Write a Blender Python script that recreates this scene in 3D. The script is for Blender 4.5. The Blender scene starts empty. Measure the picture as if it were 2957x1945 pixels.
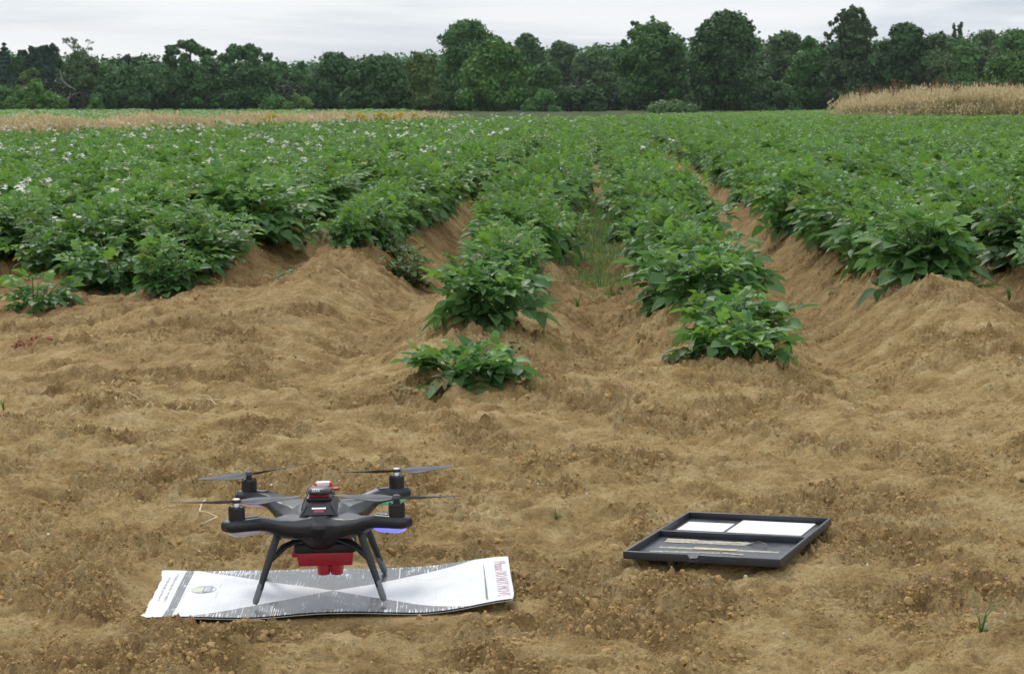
import bpy, bmesh, math, random
import numpy as np
from mathutils import Vector, Matrix, Euler

random.seed(7); RNG = np.random.default_rng(11)
C = bpy.context.scene.collection
sc = bpy.context.scene
R_ = math.radians

# ------------------------------------------------------------------ camera, sky, sun, exposure
cam_d = bpy.data.cameras.new('camera'); cam = bpy.data.objects.new('camera', cam_d); C.objects.link(cam)
cam_d.sensor_width = 36; cam_d.lens = 67.34; cam_d.clip_start = .05; cam_d.clip_end = 6000
cam.location = (0, 0, 1.0); cam.rotation_euler = (R_(90 - 6.95), 0, 0)
sc.camera = cam
cam_d.dof.use_dof = True; cam_d.dof.focus_distance = 4.6; cam_d.dof.aperture_fstop = 26
SUN_EL, SUN_AZ = R_(42), R_(-14)          # high sun behind cloud, a little to the left beyond the field
w = bpy.data.worlds.new('World'); sc.world = w; w.use_nodes = True
nt = w.node_tree; nt.nodes.clear()
def N(nt, typ, **kw):
    n = nt.nodes.new(typ)
    for k, v in kw.items():
        if k.startswith('i_'): n.inputs[int(k[2:]) if k[2:].isdigit() else k[2:].replace('_', ' ')].default_value = v
        else: setattr(n, k, v)
    return n
def ramp(nt, stops, interp='LINEAR'):
    n = nt.nodes.new('ShaderNodeValToRGB'); cr = n.color_ramp; cr.interpolation = interp
    while len(cr.elements) < len(stops): cr.elements.new(.5)
    for e, (p, c) in zip(cr.elements, stops):
        e.position = p; e.color = (*c, 1) if len(c) == 3 else c
    return n
def g(v): return (v, v, v)
out = N(nt, 'ShaderNodeOutputWorld'); bg = N(nt, 'ShaderNodeBackground'); bg.inputs['Strength'].default_value = .1
sky = N(nt, 'ShaderNodeTexSky', sky_type='NISHITA', sun_disc=False, sun_elevation=SUN_EL, sun_rotation=SUN_AZ)
tc = N(nt, 'ShaderNodeTexCoord')
mp = N(nt, 'ShaderNodeMapping'); mp.inputs['Scale'].default_value = (1.8, 1.8, 20)
nz = N(nt, 'ShaderNodeTexNoise', i_Scale=1.5, i_Detail=6.0, i_Roughness=.55, i_Distortion=.35)
nt.links.new(tc.outputs['Generated'], mp.inputs['Vector']); nt.links.new(mp.outputs[0], nz.inputs['Vector'])
cl = ramp(nt, [(.36, (5.2, 5.8, 6.7)), (.45, (6.5, 7.0, 7.75)), (.54, (7.9, 8.3, 8.75)), (.68, (8.7, 8.9, 9.15))])
nt.links.new(nz.outputs['Fac'], cl.inputs['Fac'])
# overcast sky: the cloud deck is brighter overhead than at the horizon
sx = N(nt, 'ShaderNodeSeparateXYZ'); nt.links.new(tc.outputs['Generated'], sx.inputs[0])
zr = ramp(nt, [(0.0, g(.98)), (.12, g(1.0)), (1.0, g(1.55))]); nt.links.new(sx.outputs['Z'], zr.inputs['Fac'])
mu = N(nt, 'ShaderNodeMix', data_type='RGBA', blend_type='MULTIPLY'); mu.inputs[0].default_value = 1
nt.links.new(cl.outputs[0], mu.inputs[6]); nt.links.new(zr.outputs[0], mu.inputs[7])
mx = N(nt, 'ShaderNodeMix', data_type='RGBA'); mx.inputs[0].default_value = .92
nt.links.new(sky.outputs[0], mx.inputs[6]); nt.links.new(mu.outputs[2], mx.inputs[7])
nt.links.new(mx.outputs[2], bg.inputs['Color']); nt.links.new(bg.outputs[0], out.inputs['Surface'])
sun_d = bpy.data.lights.new('sun', 'SUN'); sun_d.energy = 1.5; sun_d.angle = R_(12); sun_d.color = (1, .97, .92)
sun = bpy.data.objects.new('sun', sun_d); C.objects.link(sun)
sd = Vector((math.sin(SUN_AZ) * math.cos(SUN_EL), math.cos(SUN_AZ) * math.cos(SUN_EL), math.sin(SUN_EL)))
sun.rotation_euler = sd.to_track_quat('Z', 'Y').to_euler(); sun.location = sd * 50
vs = sc.view_settings; vs.view_transform = 'Standard'; vs.look = 'None'; vs.gamma = 1; vs.use_curve_mapping = False; vs.exposure = 0.15
sc.cycles.max_bounces = 6; sc.cycles.transparent_max_bounces = 4; sc.cycles.caustics_reflective = False; sc.cycles.caustics_refractive = False

# ------------------------------------------------------------------ helpers
def tag(o, label=None, cat=None, group=None, kind=None):
    if label: o['label'] = label
    if cat: o['category'] = cat
    if group: o['group'] = group
    if kind: o['kind'] = kind
    return o
def empty(name, loc=(0, 0, 0), rz=0, **kw):
    o = bpy.data.objects.new(name, None); o.empty_display_size = .1; C.objects.link(o)
    o.location = loc; o.rotation_euler = (0, 0, rz)
    return tag(o, **kw)
def mesh_np(name, V, F, mat=None, smooth=False):
    """V (n,3); F list of arrays of equal-size faces"""
    me = bpy.data.meshes.new(name); V = np.asarray(V, np.float32)
    Fs = F if isinstance(F, (list, tuple)) else [F]
    Fs = [np.asarray(f, np.int32) for f in Fs if len(f)]
    me.vertices.add(len(V)); me.vertices.foreach_set('co', V.ravel())
    loops = np.concatenate([f.ravel() for f in Fs]); tot = np.concatenate([np.full(len(f), f.shape[1], np.int32) for f in Fs])
    start = np.concatenate([[0], np.cumsum(tot)[:-1]]).astype(np.int32)
    me.loops.add(len(loops)); me.loops.foreach_set('vertex_index', loops)
    me.polygons.add(len(tot)); me.polygons.foreach_set('loop_start', start)
    me.update(calc_edges=True)
    if smooth: me.polygons.foreach_set('use_smooth', np.ones(len(tot), bool))
    if mat:
        for m in (mat if isinstance(mat, (list, tuple)) else [mat]): me.materials.append(m)
    return me
def obj(name, me, parent=None, loc=None, rot=None, **kw):
    o = bpy.data.objects.new(name, me); C.objects.link(o)
    if parent: o.parent = parent
    if loc is not None: o.location = loc
    if rot is not None: o.rotation_euler = rot
    return tag(o, **kw)

class MB:
    """collects shapes in a bmesh, builds ONE mesh object"""
    def __init__(s): s.bm = bmesh.new()
    def box(s, c, size, bev=0, rot=None, seg=2, taper=1.0):
        b = bmesh.new(); bmesh.ops.create_cube(b, size=1)
        for v in b.verts:
            t = taper if v.co.z < 0 else 1
            v.co = Vector((v.co.x * size[0] * t, v.co.y * size[1] * t, v.co.z * size[2]))
        if bev: bmesh.ops.bevel(b, geom=b.edges[:], offset=bev, segments=seg, affect='EDGES', profile=.5)
        M = Matrix.Translation(c) @ (rot.to_matrix().to_4x4() if rot else Matrix.Identity(4))
        s._add(b, M); return s
    def _add(s, b, M=None):
        if M: bmesh.ops.transform(b, matrix=M, verts=b.verts[:])
        me = bpy.data.meshes.new('t'); b.to_mesh(me); b.free(); s.bm.from_mesh(me); bpy.data.meshes.remove(me)
    def loft(s, rings, cap=True):
        vs = [[s.bm.verts.new(p) for p in r] for r in rings]; n = len(rings[0])
        for a, b in zip(vs[:-1], vs[1:]):
            for i in range(n): s.bm.faces.new((a[i], a[(i + 1) % n], b[(i + 1) % n], b[i]))
        if cap: s.bm.faces.new(vs[0][::-1]); s.bm.faces.new(vs[-1])
        return s
    def tube(s, pts, rad, n=8, cap=True):
        pts = [Vector(p) for p in pts]; rad = rad if isinstance(rad, (list, tuple)) else [rad] * len(pts)
        rings = []; up = Vector((0, 0, 1))
        for i, p in enumerate(pts):
            t = (pts[min(i + 1, len(pts) - 1)] - pts[max(i - 1, 0)]).normalized()
            u = up if abs(t.dot(up)) < .95 else Vector((1, 0, 0))
            a = t.cross(u).normalized(); b = a.cross(t)
            rings.append([p + a * math.cos(k * 2 * math.pi / n) * rad[i] + b * math.sin(k * 2 * math.pi / n) * rad[i] for k in range(n)])
        return s.loft(rings, cap)
    def lathe(s, c, prof, n=24):
        c = Vector(c); return s.loft([[c + Vector((r * math.cos(k * 2 * math.pi / n), r * math.sin(k * 2 * math.pi / n), z)) for k in range(n)] for r, z in prof])
    def poly(s, pts, h):
        """extruded polygon: pts list of 3D, h vector"""
        h = Vector(h); s.loft([[Vector(p) for p in pts], [Vector(p) + h for p in pts]]); return s
    def mesh(s, name, mat, smooth=False, angle=None):
        bmesh.ops.recalc_face_normals(s.bm, faces=s.bm.faces[:])
        me = bpy.data.meshes.new(name); s.bm.to_mesh(me); s.bm.free()
        me.materials.append(mat)
        if smooth or angle:
            me.polygons.foreach_set('use_smooth', np.ones(len(me.polygons), bool))
            if angle: me.set_sharp_from_angle(angle=R_(angle))
        return me
    def build(s, name, mat, parent=None, smooth=False, angle=None, **kw):
        return obj(name, s.mesh(name, mat, smooth, angle), parent, **kw)

def text_mesh(txt, size, mat, extrude=.0004, name='lettering', spacing=1.0):
    cu = bpy.data.curves.new('t', 'FONT'); cu.body = txt; cu.size = size; cu.extrude = extrude
    cu.align_x = 'CENTER'; cu.align_y = 'CENTER'; cu.space_character = spacing; cu.resolution_u = 2
    o = bpy.data.objects.new('t', cu); C.objects.link(o)
    dg = bpy.context.evaluated_depsgraph_get()
    me = bpy.data.meshes.new_from_object(o.evaluated_get(dg)); me.name = name
    bpy.data.objects.remove(o); bpy.data.curves.remove(cu)
    me.materials.clear(); me.materials.append(mat); return me

# ------------------------------------------------------------------ noise
_perm = np.random.default_rng(5).permutation(256); _perm = np.concatenate([_perm, _perm, _perm])
_gr = np.random.default_rng(6).normal(size=(256, 2)); _gr /= np.linalg.norm(_gr, axis=1)[:, None]
def noise(x, y):
    xi = np.floor(x).astype(np.int64); yi = np.floor(y).astype(np.int64); fx = x - xi; fy = y - yi
    u = fx * fx * fx * (fx * (fx * 6 - 15) + 10); v = fy * fy * fy * (fy * (fy * 6 - 15) + 10)
    def gd(i, j):
        h = _perm[_perm[(xi + i) & 255] + ((yi + j) & 255)]; G = _gr[h]
        return G[..., 0] * (fx - i) + G[..., 1] * (fy - j)
    a = gd(0, 0); b = gd(1, 0); c = gd(0, 1); d = gd(1, 1)
    return 1.5 * ((a + (b - a) * u) + ((c + (d - c) * u) - (a + (b - a) * u)) * v)
def sst(a, b, x):
    t = np.clip((x - a) / (b - a), 0, 1); return t * t * (3 - 2 * t)

# ------------------------------------------------------------------ terrain: potato ridges, wheel tracks and headland soil
A0 = .043; CA, SA = math.cos(A0), math.sin(A0)
ROW0, PITCH = -.42, .91
def row_s(k):
    c = ROW0 + PITCH * k
    return (c - .003) / .9 if k in (0, 1) else c + math.copysign(.09, c)
FADE = {-3: (10.4, 12.2), -2: (10.2, 12.0), -1: (8.2, 10.8), 0: (5.9, 8.6), 1: (5.9, 8.2), 2: (6.6, 8.3), 3: (7.0, 9.2)}
MAT = dict(c=(-.3707, 3.8842, -.002), rot=(0, -.025, .038), size=(.7385, .3676))
TRAY = dict(c=(.4976, 4.2662, .03), rot=(-.0177, -.0366, -.3857), size=(.3524, .4871))
def to_st(x, y): return x * CA - y * SA, x * SA + y * CA
def from_st(s, t): return s * CA + t * SA, -s * SA + t * CA
def edge_left(x, y):      # >0 inside the potato field, measured across its slanting left/far edge
    return ((x + 10.2) * 24 - (y - 38) * 8.1) / 25.33
def rect_mask(x, y, D, grow, soft):
    c, s = math.cos(-D['rot'][2]), math.sin(-D['rot'][2]); dx = x - D['c'][0]; dy = y - D['c'][1]
    u = np.abs(c * dx - s * dy) - D['size'][0] / 2 - grow; v = np.abs(s * dx + c * dy) - D['size'][1] / 2 - grow
    return 1 - sst(0, soft, np.maximum(u, v))
def plane_z(x, y, D):
    M = Euler(D['rot']).to_matrix(); n = M @ Vector((0, 0, 1))
    return D['c'][2] - (n.x * (x - D['c'][0]) + n.y * (y - D['c'][1])) / n.z
def terrain(x, y, fine=True):
    x = np.asarray(x, float); y = np.asarray(y, float)
    s, t = to_st(x, y)
    field = edge_left(x, y); infield = sst(-1.0, .5, field)
    s2 = s + .05 * noise(s * .7 + 3, t * .5) + .02 * noise(s * 2 + 3, t * 2)
    s2 = s2 - .09 * np.clip((s2 - .03) / .9, -1, 1)
    base = -.16 * sst(-1.4, -4.5, s) * sst(60, 20, t) * sst(3, 9, t)
    k = np.round((s2 - ROW0) / PITCH); u = (s2 - (ROW0 + PITCH * k)) / (PITCH / 2)
    prof = .5 * (1 + np.cos(np.pi * u)); prof = prof ** .85
    fd = sst(9.2, 11.2, t)
    for kk, (a, b) in FADE.items(): fd = np.where(k == kk, sst(a, b, t + .25 * noise(s * 1.5, t * .8)), fd)
    amp = np.where(k == 0, .17, np.where(k == 1, .18, np.where(k == -1, .20, .22)))
    h = base + infield * (amp * prof * fd - .05 * sst(7.6, 10.8, t))
    # wheel tracks run out on to the headland
    for c0, t0 in ((-.875, 5.6), (.945, 4.4)):
        h -= infield * .065 * np.exp(-((s2 - c0) / .24) ** 2) * sst(t0, t0 + 2.2, t)
    # right ridge and left ridge run-outs spill a low fan of soil
    h += .06 * np.exp(-((s - 1.5) / .35) ** 2 - ((t - 7.4) / .9) ** 2)
    h += .05 * np.exp(-((s + 2.05) / .38) ** 2 - ((t - 9.7) / .9) ** 2)
    h += .05 * np.exp(-((s + 1.45) / .45) ** 2 - ((t - 8.6) / 1.1) ** 2)
    h -= .05 * np.exp(-((s - .05) / .3) ** 2 - ((t - 7.75) / .7) ** 2)
    h += .035 * np.exp(-((s - .15) / .6) ** 2 - ((t - 6.7) / .35) ** 2)
    near = sst(16, 11, t)
    loc = np.maximum(rect_mask(x, y, MAT, .03, .25), rect_mask(x, y, TRAY, .03, .25))
    h += .030 * noise(x * .9 + 7, y * .9) * near * (1 - .7 * loc)
    wx = x + .05 * noise(x * 2.3, y * 2.3 + 9); wy = y + .05 * noise(x * 2.3 + 31, y * 2.3)
    h += (.026 * noise(wx * 2.6, wy * 2.9) + .016 * noise(wx * 5.3 + 4, wy * 5.6)) * (.35 + .65 * near) * (1 - .45 * loc)
    if fine:
        track = np.maximum(np.exp(-((s - 1.02) / .26) ** 4) * sst(4.3, 5.6, t), np.exp(-((s + .95) / .25) ** 4) * sst(5.8, 7.0, t))
        mask = .30 + .70 * sst(-.35, .5, noise(x * 1.9 + 40, y * 1.9) + .8 * noise(x * 4.6, y * 4.6 + 8) + .25 * fd - .7 * track)   # crumbly against smooth sand
        b1 = np.abs(noise(wx * 7.5 + 11, wy * 8.5)); b2 = np.abs(noise(wx * 15 + 2, wy * 17)); b3 = np.abs(noise(wx * 33 + 9, wy * 37)); b4 = np.abs(noise(x * 66, y * 60))
        h += .046 * (b1 - .25) * (.5 + .5 * mask) * (1 - .4 * loc)
        h += .030 * (b2 - .25) * mask + .029 * (b3 - .25) * mask + .019 * (b4 - .25) * mask
        h += .005 * noise(x * 24 + 60, y * 26)
        h += (.012 * noise(s * 15 + .6 * noise(s * 2, t * 1.3), t * 1.7) + .006 * np.abs(noise(s * 30, t * 3))) * track        # scuffs along the wheel tracks
        for fx, fy, fr in ((.785, 3.63, .10), (.64, 3.70, -.25)):      # boot tread
            cx_, sx_ = math.cos(fr), math.sin(fr); a_ = (x - fx) * cx_ + (y - fy) * sx_; b_ = -(x - fx) * sx_ + (y - fy) * cx_; f_ = sst(1.25, .8, (a_ / .065) ** 2 + (b_ / .15) ** 2)
            h = h * (1 - .75 * f_) + f_ * (-.008 + .006 * np.sin((b_ + .6 * np.abs(a_)) * 6.283 / .034))
        cr = np.maximum(0, noise(wx * 27 + 7, wy * 28 + 3) - .28) * sst(.45, .9, mask); h += .022 * cr           # standing crumbs
        pit = (sst(.34, .66, noise(wx * 12 + 70, wy * 13 + 5)) + .7 * sst(.38, .68, noise(wx * 25 + 70, wy * 27 + 5))) * mask
        h -= .018 * pit
    # the soil is pressed down below the mat and the tray
    for D, gap in ((MAT, .012), (TRAY, .022)):
        m = rect_mask(x, y, D, .0, .10); lim = plane_z(x, y, D) - gap
        if D is TRAY:
            for hx, hy in ((.320, 4.062), (.462, 4.004)): lim = lim - .045 * np.exp(-((x - hx) / .055) ** 2 - ((y - hy) / .05) ** 2)
        h = np.where(m > 0, h * (1 - m) + np.minimum(h, lim) * m, h)
    far = sst(150, 900, t)
    return h * (1 - far)
def tz(x, y): return float(terrain(np.array([x]), np.array([y]))[0])

# ------------------------------------------------------------------ materials
def mat(name, rgb, rough=.6, metal=0, spec=.5, var=0, vscale=20, bump=0, bscale=200, emit=None, coat=0):
    m = bpy.data.materials.new(name); m.use_nodes = True; nt = m.node_tree; b = nt.nodes['Principled BSDF']
    b.inputs['Base Color'].default_value = (*rgb, 1); b.inputs['Roughness'].default_value = rough
    b.inputs['Metallic'].default_value = metal; b.inputs['Specular IOR Level'].default_value = spec; b.inputs['Coat Weight'].default_value = coat
    if emit: b.inputs['Emission Color'].default_value = (*emit[0], 1); b.inputs['Emission Strength'].default_value = emit[1]
    tcn = N(nt, 'ShaderNodeTexCoord')
    if var:
        n = N(nt, 'ShaderNodeTexNoise', i_Scale=vscale, i_Detail=5.0); nt.links.new(tcn.outputs['Object'], n.inputs['Vector'])
        lo = tuple(c * (1 - var) for c in rgb); hi = tuple(min(1, c * (1 + var)) for c in rgb)
        r = ramp(nt, [(.3, lo), (.7, hi)]); nt.links.new(n.outputs['Fac'], r.inputs[0]); nt.links.new(r.outputs[0], b.inputs['Base Color'])
        rr = ramp(nt, [(.3, g(max(0, rough - .08))), (.7, g(min(1, rough + .1)))]); nt.links.new(n.outputs['Fac'], rr.inputs[0]); nt.links.new(rr.outputs[0], b.inputs['Roughness'])
    if bump:
        n2 = N(nt, 'ShaderNodeTexNoise', i_Scale=bscale, i_Detail=3.0); nt.links.new(tcn.outputs['Object'], n2.inputs['Vector'])
        bp = N(nt, 'ShaderNodeBump', i_Strength=bump, i_Distance=.001); nt.links.new(n2.outputs['Fac'], bp.inputs['Height']); nt.links.new(bp.outputs[0], b.inputs['Normal'])
    return m

def soil_material():
    m = bpy.data.materials.new('soil'); m.use_nodes = True; nt = m.node_tree; b = nt.nodes['Principled BSDF']; L = nt.links.new
    geo = N(nt, 'ShaderNodeNewGeometry')
    def nz(scale, det, rough=.6):
        n = N(nt, 'ShaderNodeTexNoise', i_Scale=scale, i_Detail=det, i_Roughness=rough); L(geo.outputs['Position'], n.inputs['Vector']); return n
    n1 = nz(1.1, 5.0); n2 = nz(7.0, 6.0, .65); n3 = nz(95.0, 5.0, .75); n4 = nz(34.0, 5.0, .65)
    dry = ramp(nt, [(.33, (.32, .205, .082)), (.48, (.47, .320, .138)), (.68, (.60, .45, .225))]); L(n2.outputs['Fac'], dry.inputs[0])
    damp = ramp(nt, [(.33, (.175, .102, .042)), (.55, (.275, .168, .070)), (.75, (.39, .255, .12))]); L(n2.outputs['Fac'], damp.inputs[0])
    at = N(nt, 'ShaderNodeAttribute', attribute_name='damp')
    ad = N(nt, 'ShaderNodeMath', operation='MULTIPLY_ADD'); L(n1.outputs['Fac'], ad.inputs[0]); ad.inputs[1].default_value = 1.5; ad.inputs[2].default_value = -.78
    ad2 = N(nt, 'ShaderNodeMath', operation='ADD', use_clamp=True); L(ad.outputs[0], ad2.inputs[0]); L(at.outputs['Fac'], ad2.inputs[1])
    mx = N(nt, 'ShaderNodeMix', data_type='RGBA'); L(ad2.outputs[0], mx.inputs[0]); L(dry.outputs[0], mx.inputs[6]); L(damp.outputs[0], mx.inputs[7])
    sp = ramp(nt, [(.30, g(.36)), (.41, g(.88)), (.62, g(1.05)), (.75, g(1.3))]); L(n3.outputs['Fac'], sp.inputs[0])
    ml = N(nt, 'ShaderNodeMix', data_type='RGBA', blend_type='MULTIPLY'); ml.inputs[0].default_value = 1.0; L(mx.outputs[2], ml.inputs[6]); L(sp.outputs[0], ml.inputs[7])
    # rough grass beyond the field
    ga = N(nt, 'ShaderNodeAttribute', attribute_name='grass'); gr = ramp(nt, [(.3, (.035, .06, .016)), (.6, (.06, .085, .024)), (.8, (.13, .12, .05))]); L(nz(.35, 6.0).outputs['Fac'], gr.inputs[0])
    mg = N(nt, 'ShaderNodeMix', data_type='RGBA'); L(ga.outputs['Fac'], mg.inputs[0]); L(ml.outputs[2], mg.inputs[6]); L(gr.outputs[0], mg.inputs[7])
    L(mg.outputs[2], b.inputs['Base Color']); b.inputs['Roughness'].default_value = .95; b.inputs['Specular IOR Level'].default_value = .12
    b1 = N(nt, 'ShaderNodeBump', i_Strength=1.0, i_Distance=.010); L(n3.outputs['Fac'], b1.inputs['Height'])
    b2 = N(nt, 'ShaderNodeBump', i_Strength=1.0, i_Distance=.018); L(n4.outputs['Fac'], b2.inputs['Height']); L(b1.outputs[0], b2.inputs['Normal']); L(b2.outputs[0], b.inputs['Normal'])
    return m

def leaf_material(name, dark, mid, light, young, trans=.3, rough=.42, spec=.5):
    m = bpy.data.materials.new(name); m.use_nodes = True; nt = m.node_tree; b = nt.nodes['Principled BSDF']; L = nt.links.new
    geo = N(nt, 'ShaderNodeNewGeometry'); oi = N(nt, 'ShaderNodeObjectInfo')
    r = ramp(nt, ([(0, (.30, .26, .07)), (.018, (.26, .25, .06)), (.022, dark)] if name == 'potato_leaf' else [(0, dark)]) + [(.5, mid), (1, light)]); L(geo.outputs['Random Per Island'], r.inputs[0])
    at = N(nt, 'ShaderNodeAttribute', attribute_name='young'); mx = N(nt, 'ShaderNodeMix', data_type='RGBA'); L(at.outputs['Fac'], mx.inputs[0])
    L(r.outputs[0], mx.inputs[6]); mx.inputs[7].default_value = (*young, 1)
    hs = N(nt, 'ShaderNodeHueSaturation'); L(mx.outputs[2], hs.inputs['Color'])
    mr = N(nt, 'ShaderNodeMapRange', i_3=.78, i_4=1.18); L(oi.outputs['Random'], mr.inputs[0]); L(mr.outputs[0], hs.inputs['Value'])
    L(hs.outputs[0], b.inputs['Base Color']); b.inputs['Roughness'].default_value = rough; b.inputs['Specular IOR Level'].default_value = spec
    tr = N(nt, 'ShaderNodeBsdfTranslucent'); h2 = N(nt, 'ShaderNodeHueSaturation', i_Hue=.488, i_Saturation=1.1, i_Value=1.5); L(hs.outputs[0], h2.inputs['Color']); L(h2.outputs[0], tr.inputs['Color'])
    ms = N(nt, 'ShaderNodeMixShader', i_0=trans); L(b.outputs[0], ms.inputs[1]); L(tr.outputs[0], ms.inputs[2])
    L(ms.outputs[0], nt.nodes['Material Output'].inputs['Surface'])
    return m

M = {}
M['soil'] = soil_material()
M['clod'] = mat('soil_clod', (.43, .29, .128), .95, spec=.1, var=.3, vscale=60)
M['leaf'] = leaf_material('potato_leaf', (.055, .140, .035), (.088, .200, .054), (.140, .258, .094), (.175, .315, .062), .35, .54, .40)
M['stem'] = mat('potato_stem', (.085, .16, .045), .6, var=.25)
M['petal'] = mat('potato_petal', (.80, .78, .66), .7)
M['weed'] = leaf_material('weed_leaf', (.06, .11, .035), (.09, .15, .045), (.13, .18, .06), (.2, .2, .08), .3, .6)
M['grass'] = leaf_material('grass_blade', (.045, .12, .02), (.07, .17, .03), (.10, .21, .06), (.2, .3, .1), .35, .5)
M['straw'] = mat('straw', (.60, .48, .28), .7, var=.25, vscale=90)

# ------------------------------------------------------------------ the ground, one sheet
def grid_axis(breaks):
    out = []
    for a, b, n, geo_ in breaks:
        out.append((np.geomspace(a, b, n, endpoint=False) if geo_ else np.linspace(a, b, n, endpoint=False)))
    return np.concatenate(out)
ys = np.concatenate([np.linspace(-30, 2.9, 34, endpoint=False), np.geomspace(2.9, 12.5, 720, endpoint=False), np.geomspace(12.5, 40, 150, endpoint=False), np.geomspace(40, 2500, 60)])
us = np.concatenate([-np.geomspace(60, .34, 30, endpoint=False), np.linspace(-.34, .34, 700, endpoint=False), np.geomspace(.34, 60, 30)])
W = np.maximum(ys, 2.9)
X = us[None, :] * W[:, None]; X = np.where(np.abs(us)[None, :] > .34, np.sign(us)[None, :] * (.34 * W[:, None] + (np.abs(us)[None, :] - .34) * 60), X)
Y = np.repeat(ys[:, None], len(us), 1)
Z = terrain(X, Y)
nr, nc = X.shape
idx = np.arange(nr * nc).reshape(nr, nc)
F = np.stack([idx[:-1, :-1], idx[:-1, 1:], idx[1:, 1:], idx[1:, :-1]], -1).reshape(-1, 4)
me = mesh_np('soil_ground', np.stack([X, Y, Z], -1).reshape(-1, 3), F, M['soil'], smooth=True)
s_, t_ = to_st(X, Y)
mk = sst(-.1, .6, noise(X * 1.9 + 40, Y * 1.9) + .8 * noise(X * 4.6, Y * 4.6 + 8))
dampv = np.clip(.40 * sst(6.0, 10.5, t_) + .15 * noise(X * .5, Y * .5) + .22 * mk, 0, .85)
for nm, arr in (('damp', dampv), ('grass', 1 - sst(-2.5, -.6, edge_left(X, Y)))):
    a = me.attributes.new(nm, 'FLOAT', 'POINT'); a.data.foreach_set('value', arr.ravel().astype(np.float32))
obj('soil_ground', me, kind='structure')

# ------------------------------------------------------------------ geometry-node scatter for what nobody could count
def scatter(name, pts, rots, scl, protos, idxs, label=None, cat=None):
    col = bpy.data.collections.new(name + '_forms')
    for i, (pm) in enumerate(protos):
        o = bpy.data.objects.new('form_%02d' % i, pm); col.objects.link(o)
    me = bpy.data.meshes.new(name); me.vertices.add(len(pts)); me.vertices.foreach_set('co', np.asarray(pts, np.float32).ravel())
    a = me.attributes.new('rot', 'FLOAT_VECTOR', 'POINT'); a.data.foreach_set('vector', np.asarray(rots, np.float32).ravel())
    a = me.attributes.new('scl', 'FLOAT_VECTOR', 'POINT'); a.data.foreach_set('vector', np.asarray(scl, np.float32).ravel())
    a = me.attributes.new('pick', 'INT', 'POINT'); a.data.foreach_set('value', np.asarray(idxs, np.int32))
    o = obj(name, me, label=label, cat=cat, kind='stuff')
    ng = bpy.data.node_groups.new(name, 'GeometryNodeTree'); L = ng.links.new
    ng.interface.new_socket('Geometry', in_out='INPUT', socket_type='NodeSocketGeometry'); ng.interface.new_socket('Geometry', in_out='OUTPUT', socket_type='NodeSocketGeometry')
    gi = ng.nodes.new('NodeGroupInput'); go = ng.nodes.new('NodeGroupOutput')
    ip = ng.nodes.new('GeometryNodeInstanceOnPoints'); ci = ng.nodes.new('GeometryNodeCollectionInfo')
    ci.inputs['Collection'].default_value = col; ci.inputs['Separate Children'].default_value = True; ci.inputs['Reset Children'].default_value = True
    def attr(nm, dt):
        n = ng.nodes.new('GeometryNodeInputNamedAttribute'); n.data_type = dt; n.inputs['Name'].default_value = nm; return n.outputs['Attribute']
    L(gi.outputs[0], ip.inputs['Points']); L(ci.outputs[0], ip.inputs['Instance']); ip.inputs['Pick Instance'].default_value = True
    L(attr('pick', 'INT'), ip.inputs['Instance Index']); L(attr('scl', 'FLOAT_VECTOR'), ip.inputs['Scale'])
    er = ng.nodes.new('FunctionNodeEulerToRotation'); L(attr('rot', 'FLOAT_VECTOR'), er.inputs[0]); L(er.outputs[0], ip.inputs['Rotation'])
    L(ip.outputs[0], go.inputs[0])
    md = o.modifiers.new('scatter', 'NODES'); md.node_group = ng
    return o

# ------------------------------------------------------------------ potato plants
def leaflet(Lg, Wd, base, yaw, pitch, curl, rows=5):
    tt = {5: [0, .16, .42, .74, 1], 4: [0, .3, .66, 1], 3: [0, .45, 1]}[rows]; ww = {5: [.0, .36, .5, .3, 0], 4: [0, .5, .4, 0], 3: [0, .5, 0]}[rows]
    V = []; Fq = []; Ft = []
    for i, (t, w_) in enumerate(zip(tt, ww)):
        z = -curl * Lg * t * t
        if i in (0, rows - 1): V.append((0, t * Lg, z))
        else: V += [(-w_ * Wd, t * Lg, z + .34 * w_ * Wd), (0, t * Lg, z - .04 * Wd), (w_ * Wd, t * Lg, z + .34 * w_ * Wd)]
    Ft += [(0, 2, 1), (0, 3, 2)]
    for i in range(rows - 3):
        a = 1 + 3 * i; b = a + 3; Fq += [(a, a + 1, b + 1, b), (a + 1, a + 2, b + 2, b + 1)]
    a = 1 + 3 * (rows - 3); Ft += [(a, a + 1, a + 3), (a + 1, a + 2, a + 3)]
    V = np.array(V); cp, sp = math.cos(pitch), math.sin(pitch); cy, sy = math.cos(yaw), math.sin(yaw)
    V = V @ np.array([[1, 0, 0], [0, cp, -sp], [0, sp, cp]]).T @ np.array([[cy, -sy, 0], [sy, cy, 0], [0, 0, 1]]).T + np.array(base)
    return V, np.array(Fq).reshape(-1, 4).astype(int), np.array(Ft).astype(int)
class Acc:
    def __init__(s): s.V = []; s.Q = []; s.T = []; s.n = 0; s.A = []
    def add(s, V, Q, T, a=0.):
        s.V.append(V); s.Q.append(Q + s.n); s.T.append(T + s.n); s.n += len(V); s.A.append(np.full(len(V), a))
    def mesh(s, name, mt, smooth=True):
        me = mesh_np(name, np.concatenate(s.V), [np.concatenate(s.Q), np.concatenate(s.T)], mt, smooth)
        a = me.attributes.new('young', 'FLOAT', 'POINT'); a.data.foreach_set('value', np.concatenate(s.A).astype(np.float32)); return me
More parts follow.
